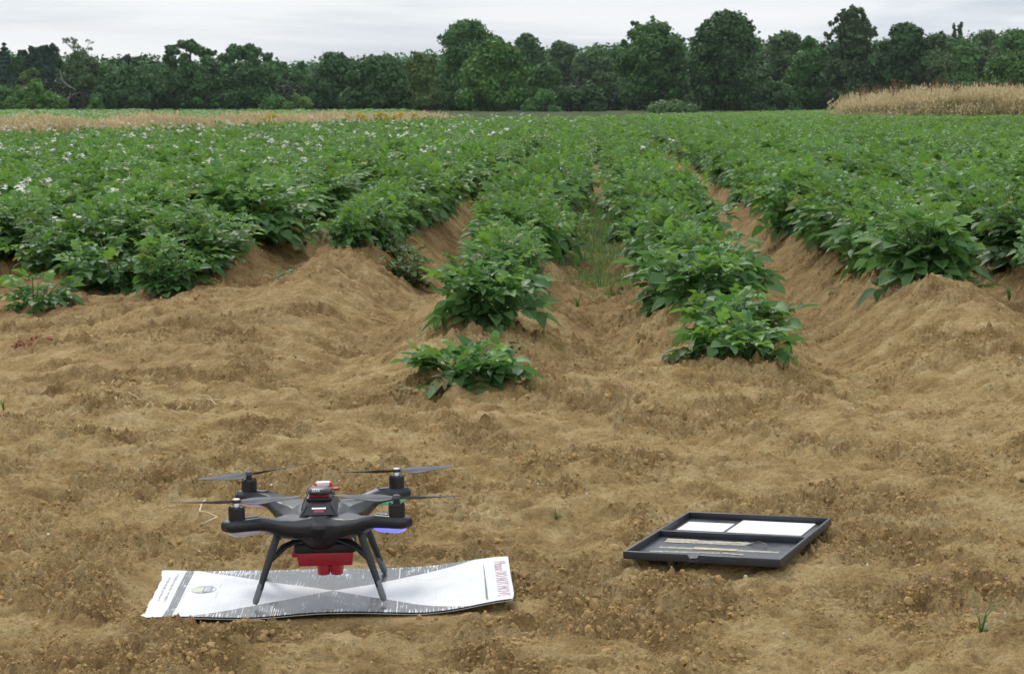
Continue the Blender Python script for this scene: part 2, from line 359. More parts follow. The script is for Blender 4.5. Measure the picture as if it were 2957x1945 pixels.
def leaf_arrays(rng, detail=5):
    acc = Acc(); droop = rng.uniform(.1, .55); Ls = .17
    def rp(t): return np.array((0, t * Ls, -droop * Ls * t * t * .6))
    # rachis as a thin two-sided strip
    P = [rp(t) for t in (0, .35, .7, 1)]; V = []
    for p_ in P: V += [p_ + (-.0018, 0, 0), p_ + (.0018, 0, .001)]
    Q = np.array([(0, 1, 3, 2), (2, 3, 5, 4), (4, 5, 7, 6)]); acc.add(np.array(V), Q, np.zeros((0, 3), int), .3)
    pairs = [(.34, .055), (.62, .072), (.86, .078)] if detail > 3 else [(.5, .08), (.85, .085)]
    for t, lg in pairs:
        for sgn in (-1, 1):
            if detail > 3 and rng.random() < .04: continue
            l = lg * rng.uniform(.85, 1.15)
            acc.add(*leaflet(l, l * rng.uniform(.64, .80), rp(t), -sgn * rng.uniform(.85, 1.25), rng.uniform(-.5, .45), rng.uniform(-.05, .45), detail))
    l = .095 * rng.uniform(.9, 1.1)
    acc.add(*leaflet(l, l * .76, rp(1), rng.uniform(-.15, .15), -droop * .7, rng.uniform(.15, .35), detail))
    return acc
def leaf_placements(rng, h=.45, spread=.33, nst=7, per=9, low=.2, ls=1.0):
    """stems as polylines and the frames of the leaves along them: list of (4x4 matrix, young)"""
    stems = []; places = []
    for i in range(nst):
        az = i * 2 * math.pi / nst + rng.uniform(-.4, .4); lean = rng.uniform(.15, 1.0) if i else .05
        H = h * rng.uniform(.78, 1.06) * (1 - .25 * lean); rr = spread * lean
        pts = [np.array((math.cos(az) * rr * (t ** 1.4) + .02 * math.cos(az), math.sin(az) * rr * (t ** 1.4) + .02 * math.sin(az), H * (t - .12 * lean * t * t * t))) for t in (0, .3, .6, .85, 1)]
        stems.append(pts)
        for j in range(per):
            t = low + (1 - low) * (j + rng.uniform(.1, .9)) / per; ti = t * 4 if False else np.interp(t, (0, .3, .6, .85, 1), (0, 1, 2, 3, 4))
            a = int(min(3, math.floor(ti))); p_ = pts[a] + (pts[a + 1] - pts[a]) * (ti - a)
            la = az + j * 2.4 + rng.uniform(-.9, .9)
            # leaves turn outwards from the plant's middle
            la = math.atan2(math.sin(la) + .7 * math.sin(az) * lean, math.cos(la) + .7 * math.cos(az) * lean)
            el = rng.uniform(-.4, .6) + .75 * max(0, t - .65) / .35 * .8
            sc_ = (1.08 - .58 * max(0, t - .5) / .5) * rng.uniform(.58, 1.18) * ls
            roll = rng.uniform(-.6, .6)
            Mx = Matrix.Translation(Vector(p_)) @ Matrix.Rotation(la - math.pi / 2, 4, 'Z') @ Matrix.Rotation(el, 4, 'X') @ Matrix.Rotation(roll, 4, 'Y') @ Matrix.Scale(sc_, 4)
            places.append((Mx, max(0, t - .55) / .45))
    return stems, places
def foliage_mesh(name, rng, places, detail, mt):
    lib = [leaf_arrays(rng, detail) for _ in range(5)]; acc = Acc()
    lib = [(np.concatenate(l.V), np.concatenate(l.Q), np.concatenate(l.T)) for l in lib]
    for Mx, yg in places:
        V, Q, T = lib[rng.integers(len(lib))]; m = np.array(Mx)
        acc.add(V @ m[:3, :3].T + m[:3, 3], Q, T, yg * rng.uniform(.3, 1))
    return acc.mesh(name, mt)
def stems_mesh(stems, rad=.0055):
    mb = MB()
    for p_ in stems: mb.tube(p_, [rad, rad * .9, rad * .75, rad * .6, rad * .4], 5)
    return mb.mesh('stem', M['stem'], True)
def flower_mesh(rng, n=6):
    V = []; Q = []; T = []; k = 0
    mb = MB(); mb.tube([(0, 0, -.12), (.005, 0, -.05), (0, 0, 0)], [.0025, .002, .0015], 4)
    for i in range(n):
        az = i * 2.4; r = .012 + .022 * (i / n); c = Vector((math.cos(az) * r, math.sin(az) * r, .018 * rng.uniform(-.6, 1.2)))
        mb.tube([(0, 0, -.01), c], .001, 3)
        tilt = Euler((rng.uniform(-.7, .7), rng.uniform(-.7, .7), rng.uniform(0, 6))).to_matrix()
        for q in range(5):
            a = q * 2 * math.pi / 5
            pts = [c, c + tilt @ Vector((math.cos(a - .5) * .013, math.sin(a - .5) * .013, .002)), c + tilt @ Vector((math.cos(a) * .019, math.sin(a) * .019, -.001)), c + tilt @ Vector((math.cos(a + .5) * .013, math.sin(a + .5) * .013, .002))]
            vs = [mb.bm.verts.new(p_) for p_ in pts]; f = mb.bm.faces.new(vs); f.material_index = 1
    me = mb.mesh('flower', M['stem']); me.materials.append(M['petal']); return me

prng = np.random.default_rng(21)
PLANTS = []          # (foliage mesh, stems mesh)
for i in range(7):
    st, pl = leaf_placements(prng, .46, .38, 9, 13, .16)
    PLANTS.append((foliage_mesh('foliage', prng, pl, 5, M['leaf']), stems_mesh(st)))
FARP = []
for i in range(5):
    st, pl = leaf_placements(prng, .44, .42, 7, 9, .3)
    FARP.append(foliage_mesh('foliage', prng, pl, 4 if i < 3 else 3, M['leaf']))
FLOWERS = [flower_mesh(prng, n) for n in (5, 7, 9)]
LEAVES = []
for i in range(8): LEAVES.append(leaf_arrays(prng, 5).mesh('leaf', M['leaf']))
YLEAVES = []
for i in range(3):
    a_ = leaf_arrays(prng, 5); a_.A = [x + .75 for x in a_.A]; YLEAVES.append(a_.mesh('leaf', M['leaf']))

def hero_plant(x, y, h, spread, nst, per, label, group, seed, low=.12, flower=0, rz=0, ls=.85):
    """a plant near the camera: every leaf is a part of its own"""
    rng = np.random.default_rng(seed); root = empty('potato_plant', (x, y, tz(x, y) - .01), rz, label=label, cat='potato plant', group=group)
    st, pl = leaf_placements(rng, h, spread, nst, per, low, ls)
    obj('stem', stems_mesh(st), root)
    for Mx, yg in pl:
        src = YLEAVES if yg > .45 and rng.random() < .75 else LEAVES
        o = bpy.data.objects.new('leaf', src[rng.integers(len(src))]); C.objects.link(o); o.parent = root; o.matrix_local = Mx
    for q in range(flower):
        o = obj('flower', FLOWERS[q % 3], root, loc=(rng.uniform(-.08, .08), rng.uniform(-.08, .08), h + .02)); o.scale = (.8, .8, .8)
    return root

def pix(u, v, z=0.0):
    """point on the height z seen at photo position (u, v), the photo taken as 2379 x 1565"""
    th = R_(6.95); f = 4450.0; xx = (u - 1189.5) / f; uu = -(v - 782.5) / f
    d = np.array((xx, math.cos(th) + uu * math.sin(th), -math.sin(th) + uu * math.cos(th))); k = (z - 1.0) / d[2]
    return float(d[0] * k), float(d[1] * k)

GL = 'potato plants standing apart at the row ends'
hero = [  # s, t, height, spread, stems, leaves per stem, label, flowers, leaf size
    (-.43, 6.62, .095, .20, 9, 9, 'low sprawling potato plant alone on the bare soil nearest the drone', 0, .80),
    (-.44, 7.75, .24, .18, 8, 12, 'upright potato plant with one white flower behind the low sprawling one', 1, .85),
    (-.46, 8.45, .24, .18, 7, 10, 'potato plant close behind the one with a single white flower', 0, .8),
    (.53, 6.86, .155, .13, 7, 10, 'potato plant at the very front end of the right bed row', 0, .75),
    (.56, 7.36, .185, .15, 7, 10, 'potato plant just behind the front one of the right bed row', 0, .8),
    (.50, 8.02, .21, .17, 7, 11, 'third potato plant from the front of the right bed row', 0, .8),
    (.38, 8.62, .23, .20, 7, 10, 'potato plant leaning left over the hollow between the two bed rows', 0, .85),
    (.60, 8.85, .26, .22, 8, 10, 'potato plant beside the right wheel track, just behind the one leaning over the hollow', 0, .85),
    (-3.02, 10.2, .24, .18, 5, 7, 'small potato plant on bare soil at the left edge of the field', 0, .9),
    (-2.86, 11.3, .36, .34, 9, 13, 'rounded potato plant standing in front of the left crop beside the small one', 0, .95),
    (1.50, 8.65, .34, .34, 9, 13, 'potato plant with big drooping leaves at the tip of the right ridge', 0, .95),
]
for i, (s, t, h, sp, ns, per, lab, fl, ls) in enumerate(hero):
    x, y = from_st(s, t); hero_plant(x, y, h, sp, ns, per, lab, GL, 100 + i, flower=fl, rz=i * 1.3, ls=ls)

# every plant of the crop along its rows
crop = []
START = {-5: 12.3, -4: 11.3, -3: 11.6, -2: 10.5, -1: 11.4, 0: 9.15, 1: 9.2, 2: 8.9, 3: 9.4}
crng = np.random.default_rng(31)
for k in range(-34, 48):
    s0 = row_s(k); t = START.get(k, 12.6 if k < 0 else 9.8)
    while t < 140:
        x, y = from_st(s0 + (.05 if k == 0 else -.05 if k == 1 else 0) * float(sst(9.5, 15, t) + .9 * sst(14, 20, t)) + (.04 if k == 2 else .02 if k == -1 else 0) - (.05 if k == 1 and t < 13 else 0) + crng.normal(0, .035 if t < 11 or (k in (-1, 2) and t < 26) else .08), t + crng.uniform(-.04, .04))
        if abs(x) < .285 * y + .8 and edge_left(x, y) > 0 and not (y > 72.5 + .10 * (x - 12.7) and x > 12.5 and y < 150 and x > 12.5 + (y - 74) * .62):
            crop.append((y, x, k, t))
        t += .29 if t < 40 else .40
crop.sort()
near = [c for c in crop if abs(c[1]) < .27 * c[0] + .35][:288]
nearset = set(near); rest = [c for c in crop if c not in nearset]
def fl_prob(x, y, k):
    # flowers are frequent in the left half of the crop and rare to the right
    base = .42 if k <= -3 else (.10 if k == -2 else (.03 if k < 0 else .008))
    if y > 20: base = .24 * float(sst(2.5, -3.0, x - .03 * y + 1.0)) + .008
    return base * float(.25 + 1.5 * sst(-.1, .35, noise(np.array([x * .55 + 20.]), np.array([y * .33]))[0]))
zs = terrain(np.array([c[1] for c in crop]), np.array([c[0] for c in crop]), fine=False); zmap = {c: z for c, z in zip(crop, zs)}
def plant_scale(c):
    t = c[3]; st = START.get(c[2], 12); return (.72 + .28 * min(1, (t - st) / 1.8)) * crng.uniform(.80, 1.10)
ONES = 'first second third fourth fifth sixth seventh eighth ninth tenth eleventh twelfth thirteenth fourteenth fifteenth sixteenth seventeenth eighteenth nineteenth'.split()
def nth(n):
    if n < 20: return ONES[n - 1]
    a, b_ = divmod(n, 10); return {2: 'twent', 3: 'thirt', 4: 'fort', 5: 'fift'}[a] + ('ieth' if b_ == 0 else 'y-' + ONES[b_ - 1])
def nthrow(k):
    return 'left bed row' if k == 0 else 'right bed row' if k == 1 else '%s row right of the wheel tracks' % nth(k - 1) if k > 1 else '%s row left of the wheel tracks' % nth(-k)
count = {}
for c in near:
    y, x, k, t = c; sc_ = plant_scale(c); count[k] = count.get(k, 0) + 1
    lab = '%s potato plant from the front, %s' % (nth(count[k]), nthrow(k)); grp = 'potato plants of the ' + nthrow(k)
    root = empty('potato_plant', (x, y, zmap[c] - .02), crng.uniform(0, 6.28), label=lab, cat='potato plant', group=grp); nw = .88 if k in (-1, 2) else (.76 if t < 13 else .84) if k in (0, 1) else 1.04; root.scale = (sc_ * nw, sc_ * nw, sc_ * (.84 if k in (0, 1) and t < 12.5 else .95))
    fm, sm = PLANTS[crng.integers(7)]
    obj('foliage', fm, root); obj('stem', sm, root)
    if crng.random() < fl_prob(x, y, k):
        for q in range(crng.integers(1, 4)): obj('flower', FLOWERS[crng.integers(3)], root, loc=(crng.uniform(-.22, .22), crng.uniform(-.22, .22), .46 + crng.uniform(0, .08)))
pts = [(c[1], c[0], zmap[c] - .02) for c in rest]; n = len(pts)
ss = crng.uniform(.84, 1.10, n); nar = np.array([.84 if (c[2] in (-1, 2) and c[0] < 34) else .88 if (c[2] in (0, 1) and c[0] < 34) else 1.12 for c in rest]); dist = np.array([c[0] for c in rest])
pick = np.where(dist < 26, crng.integers(0, 7, n), np.where(dist < 60, 7 + crng.integers(0, 3, n), 7 + crng.integers(3, 5, n)))
scatter('potato_crop', pts, np.stack([crng.normal(0, .06, n), crng.normal(0, .06, n), crng.uniform(0, 6.28, n)], -1), np.stack([ss * np.where(dist > 40, 1.3, nar), ss * nar, ss * .95], -1), [p_[0] for p_ in PLANTS] + FARP, pick,
        'dense green potato crop covering the field to the tree line', 'potato crop')
fp = []
for c, z in zip(rest, [p_[2] for p_ in pts]):
    if crng.random() < fl_prob(c[1], c[0], c[2]) * (1.0 if c[0] < 45 else .7):
        for q in range(crng.integers(1, 3)): fp.append((c[1] + crng.uniform(-.3, .3), c[0] + crng.uniform(-.3, .3), z + .46 + crng.uniform(0, .09)))
n = len(fp); fs = crng.uniform(.8, 1.15, n)
scatter('potato_flowers', fp, np.stack([crng.normal(0, .2, n), crng.normal(0, .2, n), crng.uniform(0, 6.28, n)], -1), np.stack([fs] * 3, -1), FLOWERS, crng.integers(0, 3, n),
        'white potato flower clusters standing over the left half of the crop', 'flowers')
# the crop seen as a green band beyond the strip of dry grass on the left
fc = []
for i in range(5200):
    y = 1 / crng.uniform(1 / 190, 1 / 46); x = crng.uniform(-.29 * y - 2, -.05 * y)
    if edge_left(x, y) < -5: fc.append((x, y, -.1))
n = len(fc); fs = crng.uniform(1.1, 1.9, n)
scatter('far_crop', fc, np.stack([np.zeros(n), np.zeros(n), crng.uniform(0, 6.28, n)], -1), np.stack([fs * 1.6, fs * 1.6, fs * .75], -1), FARP[3:], crng.integers(0, 2, n),
        'low green crop beyond the dry grass strip on the left', 'crop')
# ------------------------------------------------------------------ the wood behind the field
TM = {
    'dark': leaf_material('dark_oak_leaf', (0.043, 0.096, 0.028), (0.056, 0.123, 0.035), (0.066, 0.148, 0.042), (0.083, 0.186, 0.053), .12, .65, .25),
    'mid': leaf_material('green_tree_leaf', (0.060, 0.137, 0.032), (0.077, 0.176, 0.041), (0.091, 0.211, 0.050), (0.114, 0.264, 0.062), .15, .6, .25),
    'bright': leaf_material('bright_tree_leaf', (0.058, 0.125, 0.022), (0.075, 0.161, 0.028), (0.089, 0.194, 0.033), (0.111, 0.242, 0.041), .18, .6, .25),
    'grey': leaf_material('grey_green_leaf', (0.072, 0.119, 0.045), (0.092, 0.153, 0.058), (0.111, 0.183, 0.069), (0.139, 0.230, 0.086), .14, .65, .25),
    'olive': leaf_material('olive_tree_leaf', (0.106, 0.167, 0.037), (0.137, 0.216, 0.048), (0.164, 0.258, 0.058), (0.206, 0.323, 0.074), .18, .65, .25),
    'under': leaf_material('undergrowth_shade_leaf', (.014, .028, .012), (.020, .040, .016), (.032, .060, .022), (.05, .08, .03), .1, .7, .2),  # shade at the foot of the wood is put into this leaf colour
    'fir': leaf_material('conifer_needle', (0.025, 0.060, 0.033), (0.032, 0.078, 0.042), (0.039, 0.094, 0.051), (0.048, 0.117, 0.064), .06, .7, .25),
}
M['bark'] = mat('tree_bark', (.085, .07, .055), .9, var=.3, vscale=3)
M['palebark'] = mat('pale_bark', (.20, .17, .14), .9, var=.3, vscale=3)
def clump_leaves(rng, c, r, n, size, squash=.85):
    """n leaf sprays (one triangle each) through the volume of one lobe"""
    d = rng.normal(size=(n, 3)); d /= np.linalg.norm(d, axis=1)[:, None]
    P = c + d * (r * (rng.uniform(.45, 1.10, n) + .35 * rng.random(n) ** 7))[:, None] * np.array((1, 1, squash))
    nrm = d + rng.normal(size=(n, 3)) * .6; nrm[:, 2] += .25; nrm /= np.linalg.norm(nrm, axis=1)[:, None]
    a = np.cross(nrm, rng.normal(size=(n, 3))); a /= np.linalg.norm(a, axis=1)[:, None]; b = np.cross(nrm, a)
    sz = (size * rng.uniform(.55, 1.35, n))[:, None]; k = rng.uniform(.6, 1.15, (n, 3, 1))
    return np.stack([P + a * sz * k[:, 0], P + (-.5 * a + .86 * b) * sz * k[:, 1], P + (-.5 * a - .86 * b) * sz * k[:, 2]], 1).reshape(-1, 3)
def crown_mesh(name, rng, lobes, budget, size, mt):
    tot = sum(r * r for _, r, *_ in lobes); Vs = []; A = []
    for c, r, *sq in lobes:
        n = max(14, int(budget * r * r / tot)); V = clump_leaves(rng, np.array(c), r, n, size, sq[0] if sq else .8); Vs.append(V)
        A.append(np.full(len(V), max(0, rng.normal(.0, .30))))
    V = np.concatenate(Vs); me = mesh_np(name, V, np.arange(len(V)).reshape(-1, 3), mt)
    a = me.attributes.new('young', 'FLOAT', 'POINT'); a.data.foreach_set('value', np.concatenate(A).astype(np.float32)); return me
def lobes_round(rng, H, W, zb, n, top=.5, gaps=0):
    """lobes filling a domed crown from height zb to H that stays wide towards the ground; W is its half width"""
    L = [(np.array((0, 0, zb + (H - zb) * q)), W * .58) for q in (.22, .45, .64)] if not gaps else []
    q0 = rng.uniform(.26, .42); tries = 0
    while len(L) < n:
        q = rng.uniform(0, 1) ** .85; prof = (1.14 - .12 * q / q0) if q < q0 else 1.02 * math.sqrt(max(0, 1 - ((q - q0) / (1.02 - q0)) ** 1.75))
        r = W * rng.uniform(.14, .34) * (1 - gaps * .25); az = rng.uniform(0, 6.283); rad = max(0, W * prof - r * .9) * math.sqrt(rng.uniform(.35, 1))
        p_ = np.array((math.cos(az) * rad, math.sin(az) * rad, min(H - r * .85, zb + r * .5 + q * (H - zb - r * .9)))); tries += 1
        if gaps and tries < 600 and p_[2] > zb + (H - zb) * .45 and any(np.linalg.norm(p_ - np.array(q_[0])) < (r + q_[1]) * .66 for q_ in L): continue
        L.append((p_, r))
    for _ in range(int(n * 1.6)):          # small sprays that break the outline
        c, r = L[rng.integers(len(L))]; d = rng.normal(size=3); d[2] = abs(d[2]) * .8; d /= np.linalg.norm(d); L.append((c + d * r * rng.uniform(.85, 1.1), r * rng.uniform(.14, .34)))
    return L
def tree(u, top, hw, Y, kind, label, name='broadleaf_tree', style='round', n=30, budget=6500, zb=.3, seed=0, size=.27, group='trees of the wood behind the field', cat='tree', limbs=0):
    rng = np.random.default_rng(1000 + seed); X = (u - 1189.5) / 4450 * Y; H = 1 + (240 - top) / 4450 * Y; W = hw / 4450 * Y
    root = empty(name, (X, Y, 0), label=label, cat=cat, group=group)
    if style == 'round': L = lobes_round(rng, H, W, zb, n)
    elif style == 'open':
        L = lobes_round(rng, H * .62, W, zb, n) + lobes_round(rng, H, W * .92, H * .45, int(n * 1.0), gaps=1)
    elif style == 'fir':
        L = []
        for i in range(n):
            t = i / (n - 1); z = zb + (H - zb) * t; r = W * (1 - t) ** .8 + .12; az = i * 2.4
            L += [(np.array((math.cos(az + q) * r * .55, math.sin(az + q) * r * .55, z - .2)), r * .55 + .12, .6) for q in (0, 2.1, 4.2)]
    elif style == 'pine':
        L = lobes_round(rng, H, W, H * .35, n) + [(np.array((rng.uniform(-W, W) * .8, rng.uniform(-W, W) * .6, H * rng.uniform(.75, .98))), W * .16, 1.1) for _ in range(14)]
    elif style == 'spire':
        L = [(np.array((rng.normal(0, W * .25), rng.normal(0, W * .25), zb + (H - zb) * t)), W * (1.15 - .8 * t ** 2) * rng.uniform(.8, 1.1), 2.2) for t in np.linspace(0, .95, n)]
    elif style == 'bush':
        L = [(np.array((rng.uniform(-1, 1) * W * .75, rng.uniform(-.6, .6) * W * .6, 0)), W * rng.uniform(.22, .42)) for _ in range(n)]
        L = [(np.array((p_[0], p_[1], max(r * .3, H * (1 - .75 * (p_[0] / W) ** 2) * rng.uniform(.25, 1.0) - r * .7))), r) for p_, r in L]
    elif style == 'spiky':
        L = lobes_round(rng, H * .93, W * .9, zb, n)
        for _ in range(220):
            a = rng.uniform(-1.0, 1.0); ph = rng.uniform(0, 6.28); rr = W * rng.uniform(.6, .95) * math.sin(abs(a) * 1.57)
            L.append((np.array((math.cos(ph) * rr, math.sin(ph) * rr, H * .55 + H * .44 * math.cos(a * 1.57) * rng.uniform(.9, 1.04))), W * rng.uniform(.03, .065), .9))
    obj('crown', crown_mesh('crown', rng, L, int(budget * 2.3), size, TM[kind]), root)
    mb = MB(); r0 = .035 * H * .6 + .08
    mb.tube([(0, 0, -.2), (.1, 0, H * .25), (-.1, .1, H * .55), (.05, 0, H * .85)], [r0, r0 * .8, r0 * .5, r0 * .15], 7)
    for c, r, *_ in L[:: max(1, len(L) // 9)]:
        z0 = min(H * .6, max(.3, c[2] * .6)); mb.tube([(0, 0, z0), (c[0] * .5, c[1] * .5, (z0 + c[2]) * .52), tuple(c)], [r0 * .4, r0 * .25, r0 * .1], 5)
    mb.build('trunk', M['bark'], root, True)
    return root
TREES = [
 # u, top, hw, Y, kind, label, kwargs
 (22, 103, 34, 300, 'fir', 'tall narrow dark conifer at the far left end of the wood', dict(name='conifer_tree', style='fir', n=16, size=.30)),
 (-12, 118, 34, 302, 'fir', 'dark conifer cut by the left picture edge beside the tall narrow one', dict(name='conifer_tree', style='fir', n=14, size=.34)),
 (66, 120, 34, 305, 'fir', 'dark blunt conifer between the tall narrow conifer and the broad pine', dict(name='conifer_tree', style='pine', n=18)),
 (112, 109, 44, 300, 'fir', 'broad dark pine behind the dead-topped tree, left of it', dict(name='pine_tree', style='pine', n=22)),
 (80, 160, 36, 255, 'olive', 'yellowish green small tree above the bright bush on the left', dict(style='open', n=12, budget=2600)),
 (18, 192, 52, 240, 'mid', 'dark green bush at the left picture edge under the conifers', dict(name='bush', style='bush', n=22, budget=3000, cat='bush')),
 (92, 190, 62, 232, 'bright', 'large bright green rounded bush on the left', dict(name='bush', style='bush', n=30, budget=4500, cat='bush')),
 (200, 124, 50, 250, 'grey', 'grey-green tree with a bare branched top standing out over the wood on the left', dict(style='round', n=24, zb=3.0, seed=5)),
 (268, 138, 40, 310, 'fir', 'dark pine top showing behind the wide dark oak, left one', dict(name='pine_tree', style='pine', n=18, budget=3500)),
 (335, 133, 44, 312, 'fir', 'dark pine top showing behind the wide dark oak, right one', dict(name='pine_tree', style='pine', n=18, budget=3500)),
 (255, 152, 46, 262, 'mid', 'green tree filling the gap between the dead-topped tree and the wide dark oak', dict(n=20, budget=4000)),
 (310, 160, 82, 236, 'dark', 'wide low dark oak between the dead-topped tree and the tall open oak', dict(n=54, budget=7500)),
 (228, 218, 22, 230, 'mid', 'small green bush at the foot of the dead-topped tree', dict(name='bush', style='bush', n=12, budget=1500, cat='bush')),
 (448, 98, 78, 240, 'dark', 'tall dark oak with sky showing through its top, left of the other open oak', dict(style='open', n=26, budget=8000)),
 (392, 190, 24, 250, 'bright', 'light green bush seen in the gap left of the tall open oak', dict(style='bush', name='bush', n=14, budget=1800, cat='bush')),
 (577, 104, 76, 242, 'dark', 'open-topped oak with feathery branches, right neighbour of the tall open oak', dict(style='open', n=22, budget=7000)),
 (528, 190, 22, 250, 'mid', 'light green sapling in the gap between the two open oaks', dict(style='bush', name='bush', n=12, budget=1500, cat='bush')),
 (650, 142, 40, 295, 'mid', 'mid-green tree behind and right of the feathery oak', dict(n=20, budget=4000)),
 (705, 146, 42, 292, 'mid', 'mid-green rounded tree in the dip of the skyline left of centre', dict(n=20, budget=4000)),
 (650, 216, 44, 236, 'mid', 'low green bush right of the feathery oak', dict(name='bush', style='bush', n=18, budget=2200, cat='bush')),
 (700, 218, 26, 234, 'olive', 'low yellowish bush beside the low green one at the edge of the dry grass', dict(name='bush', style='bush', n=14, budget=1600, cat='bush')),
 (778, 124, 70, 250, 'dark', 'dark dense oak left of the olive coloured tree, behind the lower oak', dict(n=50, budget=7000)),
 (880, 134, 88, 205, 'dark', 'low dark oak spreading to the ground in front of the dry grass strip end', dict(n=60, budget=8500, zb=.2)),
 (905, 128, 44, 300, 'mid', 'green tree top behind the low dark oak', dict(n=18, budget=3500)),
 (978, 124, 54, 246, 'olive', 'olive coloured tree with rusty tint left of the tallest central trees', dict(n=26, budget=6000)),
 (1092, 50, 98, 258, 'mid', 'tall domed green tree, highest of the centre of the wood', dict(n=70, budget=10500, seed=31)),
 (1150, 100, 88, 236, 'bright', 'bright mid-green tree standing in front of the tall domed tree', dict(n=64, budget=9500, seed=32)),
 (1226, 80, 62, 285, 'dark', 'dark rounded tree top right of the tall domed tree', dict(n=22, budget=4500)),
 (1270, 136, 50, 244, 'mid', 'green tree sloping down right of the bright central tree', dict(n=24, budget=5500)),
 (1300, 98, 62, 275, 'grey', 'grey-green tree with a pointed top in the dip right of centre', dict(n=24, budget=5000)),
 (1375, 110, 70, 268, 'grey', 'broad grey-green tree left of the big right-hand oaks', dict(n=30, budget=6500)),
 (1262, 210, 44, 230, 'mid', 'green shrub at the field edge below the sloping green tree', dict(name='bush', style='bush', n=18, budget=2500, cat='bush')),
 (1345, 190, 60, 234, 'dark', 'dark shrub under the broad grey-green tree', dict(name='bush', style='bush', n=22, budget=3000, cat='bush')),
 (1472, 52, 42, 270, 'dark', 'dark tree top with gaps at the left shoulder of the right-hand oaks', dict(style='open', n=14, budget=4500)),
 (1516, 54, 98, 250, 'mid', 'broad green oak left of the biggest dark oak', dict(n=64, budget=9500, seed=41)),
 (1684, 31, 108, 240, 'dark', 'biggest dark domed oak of the wood', dict(n=80, budget=12000, seed=42)),
 (1822, 76, 78, 262, 'grey', 'pale green tree in the gap right of the biggest dark oak', dict(n=24, budget=5000)),
 (1872, 90, 62, 252, 'mid', 'green tree with a shaggy top left of the spiky tall tree', dict(n=28, budget=6000)),
 (1800, 186, 60, 232, 'dark', 'dark shrub mass at the foot of the gap beside the biggest oak', dict(name='bush', style='bush', n=22, budget=3000, cat='bush')),
 (1970, 22, 74, 244, 'grey', 'tallest tree on the right with spiky brownish green outline', dict(style='spiky', n=56, budget=9500, seed=43)),
 (2092, 56, 76, 242, 'dark', 'dark green oak right of the spiky tallest tree', dict(n=56, budget=8500, seed=44)),
 (2166, 80, 58, 240, 'grey', 'grey-green drooping tree at the right flank of the dark oak', dict(n=22, budget=4500)),
 (2207, 58, 7, 340, 'fir', 'left spire of the pair of slender poplars on the right skyline', dict(name='poplar_tree', style='spire', n=16, budget=1500, zb=3)),
 (2217, 54, 8, 340, 'fir', 'right spire of the pair of slender poplars on the right skyline', dict(name='poplar_tree', style='spire', n=16, budget=1500, zb=3)),
 (2222, 92, 56, 285, 'mid', 'rounded green tree below the pair of poplars', dict(n=22, budget=4500)),
 (2282, 72, 66, 290, 'grey', 'domed tree on the rise right of the poplars', dict(n=24, budget=5000)),
 (2345, 70, 66, 292, 'mid', 'broad green tree on the rise at the right picture edge', dict(n=26, budget=5500)),
 (2400, 66, 60, 296, 'mid', 'green tree cut by the right picture edge at the top of the rise', dict(n=22, budget=4500)),
 (2330, 126, 82, 228, 'bright', 'brighter green spreading tree in front of the rise on the right', dict(n=34, budget=8000)),
 (2255, 172, 46, 210, 'bright', 'bright green bush above the tall dry grass on the right', dict(name='bush', style='bush', n=20, budget=3000, cat='bush')),
 (1565, 246, 66, 190, 'grey', 'low greyish mound of scrub in front of the oaks right of centre', dict(name='scrub_mound', style='bush', n=16, budget=2200, cat='scrub', size=.2)),
]
for i, (u, top, hw, Y, kind, lab, kw) in enumerate(TREES):
    kw = dict(kw); kw.setdefault('seed', i); tr_ = tree(u, top, hw, Y, kind, lab, **kw)
    if 'bare branched top' in lab:      # dead limbs with a few leaf tufts over the crown, and the crooked pale trunk
        rng = np.random.default_rng(77); mb = MB(); tips = []
        for q in range(11):
            x0 = rng.uniform(-1.2, 1.0); x1 = rng.uniform(-3.0, 2.2); z1 = rng.uniform(7.9, 9.2)
            mb.tube([(x0 * .4, 0, 4.5), (x0, 0, 6.6), ((x0 + x1) / 2, .2, 7.5), (x1, rng.uniform(-.6, .6), z1)], [.13, .09, .06, .025], 5); tips.append((x1, 0, z1))
        mb.tube([(-1.5, -3.2, 0), (-1.2, -3.2, 1.6), (-.2, -3.2, 2.7), (-1.3, -3.2, 3.3), (-2.0, -3.2, 4.2), (-2.1, -3.2, 5.2)], [.2, .17, .14, .12, .1, .06], 6)
        mb.build('dead_limbs', M['palebark'], tr_, True)
        Ls = [(np.array((t[0] + rng.uniform(-.4, .4), t[1], t[2] + rng.uniform(-.3, .25))), .34, .6) for t in tips for _ in range(3)]
        obj('top_tufts', crown_mesh('top_tufts', rng, Ls, 700, .13, TM['grey']), tr_)
# far wood seen only as one mass between and behind the trees
rng = np.random.default_rng(55); L = []
for i in range(420):
    Y = rng.uniform(300, 345); u = rng.uniform(-350, 2750); Xw = (u - 1189.5) / 4450 * Y
    tp = np.interp(u, (-350, 0, 360, 640, 1000, 1300, 1700, 2100, 2300, 2750), (124, 126, 134, 142, 122, 108, 96, 90, 74, 72)) + rng.uniform(-6, 14)
    Hh = 1 + (240 - tp) / 4450 * Y; r = rng.uniform(1.6, 2.8)
    for z in np.arange(1, Hh - r * .8, 2.6): L.append((np.array((Xw + rng.normal(0, .6), Y, z)), r))
    L.append((np.array((Xw, Y, Hh - r * .85)), r))
obj('woodland', crown_mesh('woodland', rng, L, 150000, .42, TM['dark']), label='far woodland filling in behind the single trees', cat='woodland', kind='stuff')
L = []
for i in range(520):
    Y = rng.uniform(256, 285); u = rng.uniform(-300, 2700); L.append((np.array(((u - 1189.5) / 4450 * Y, Y, rng.uniform(.2, 3.2))), rng.uniform(1.2, 2.3)))
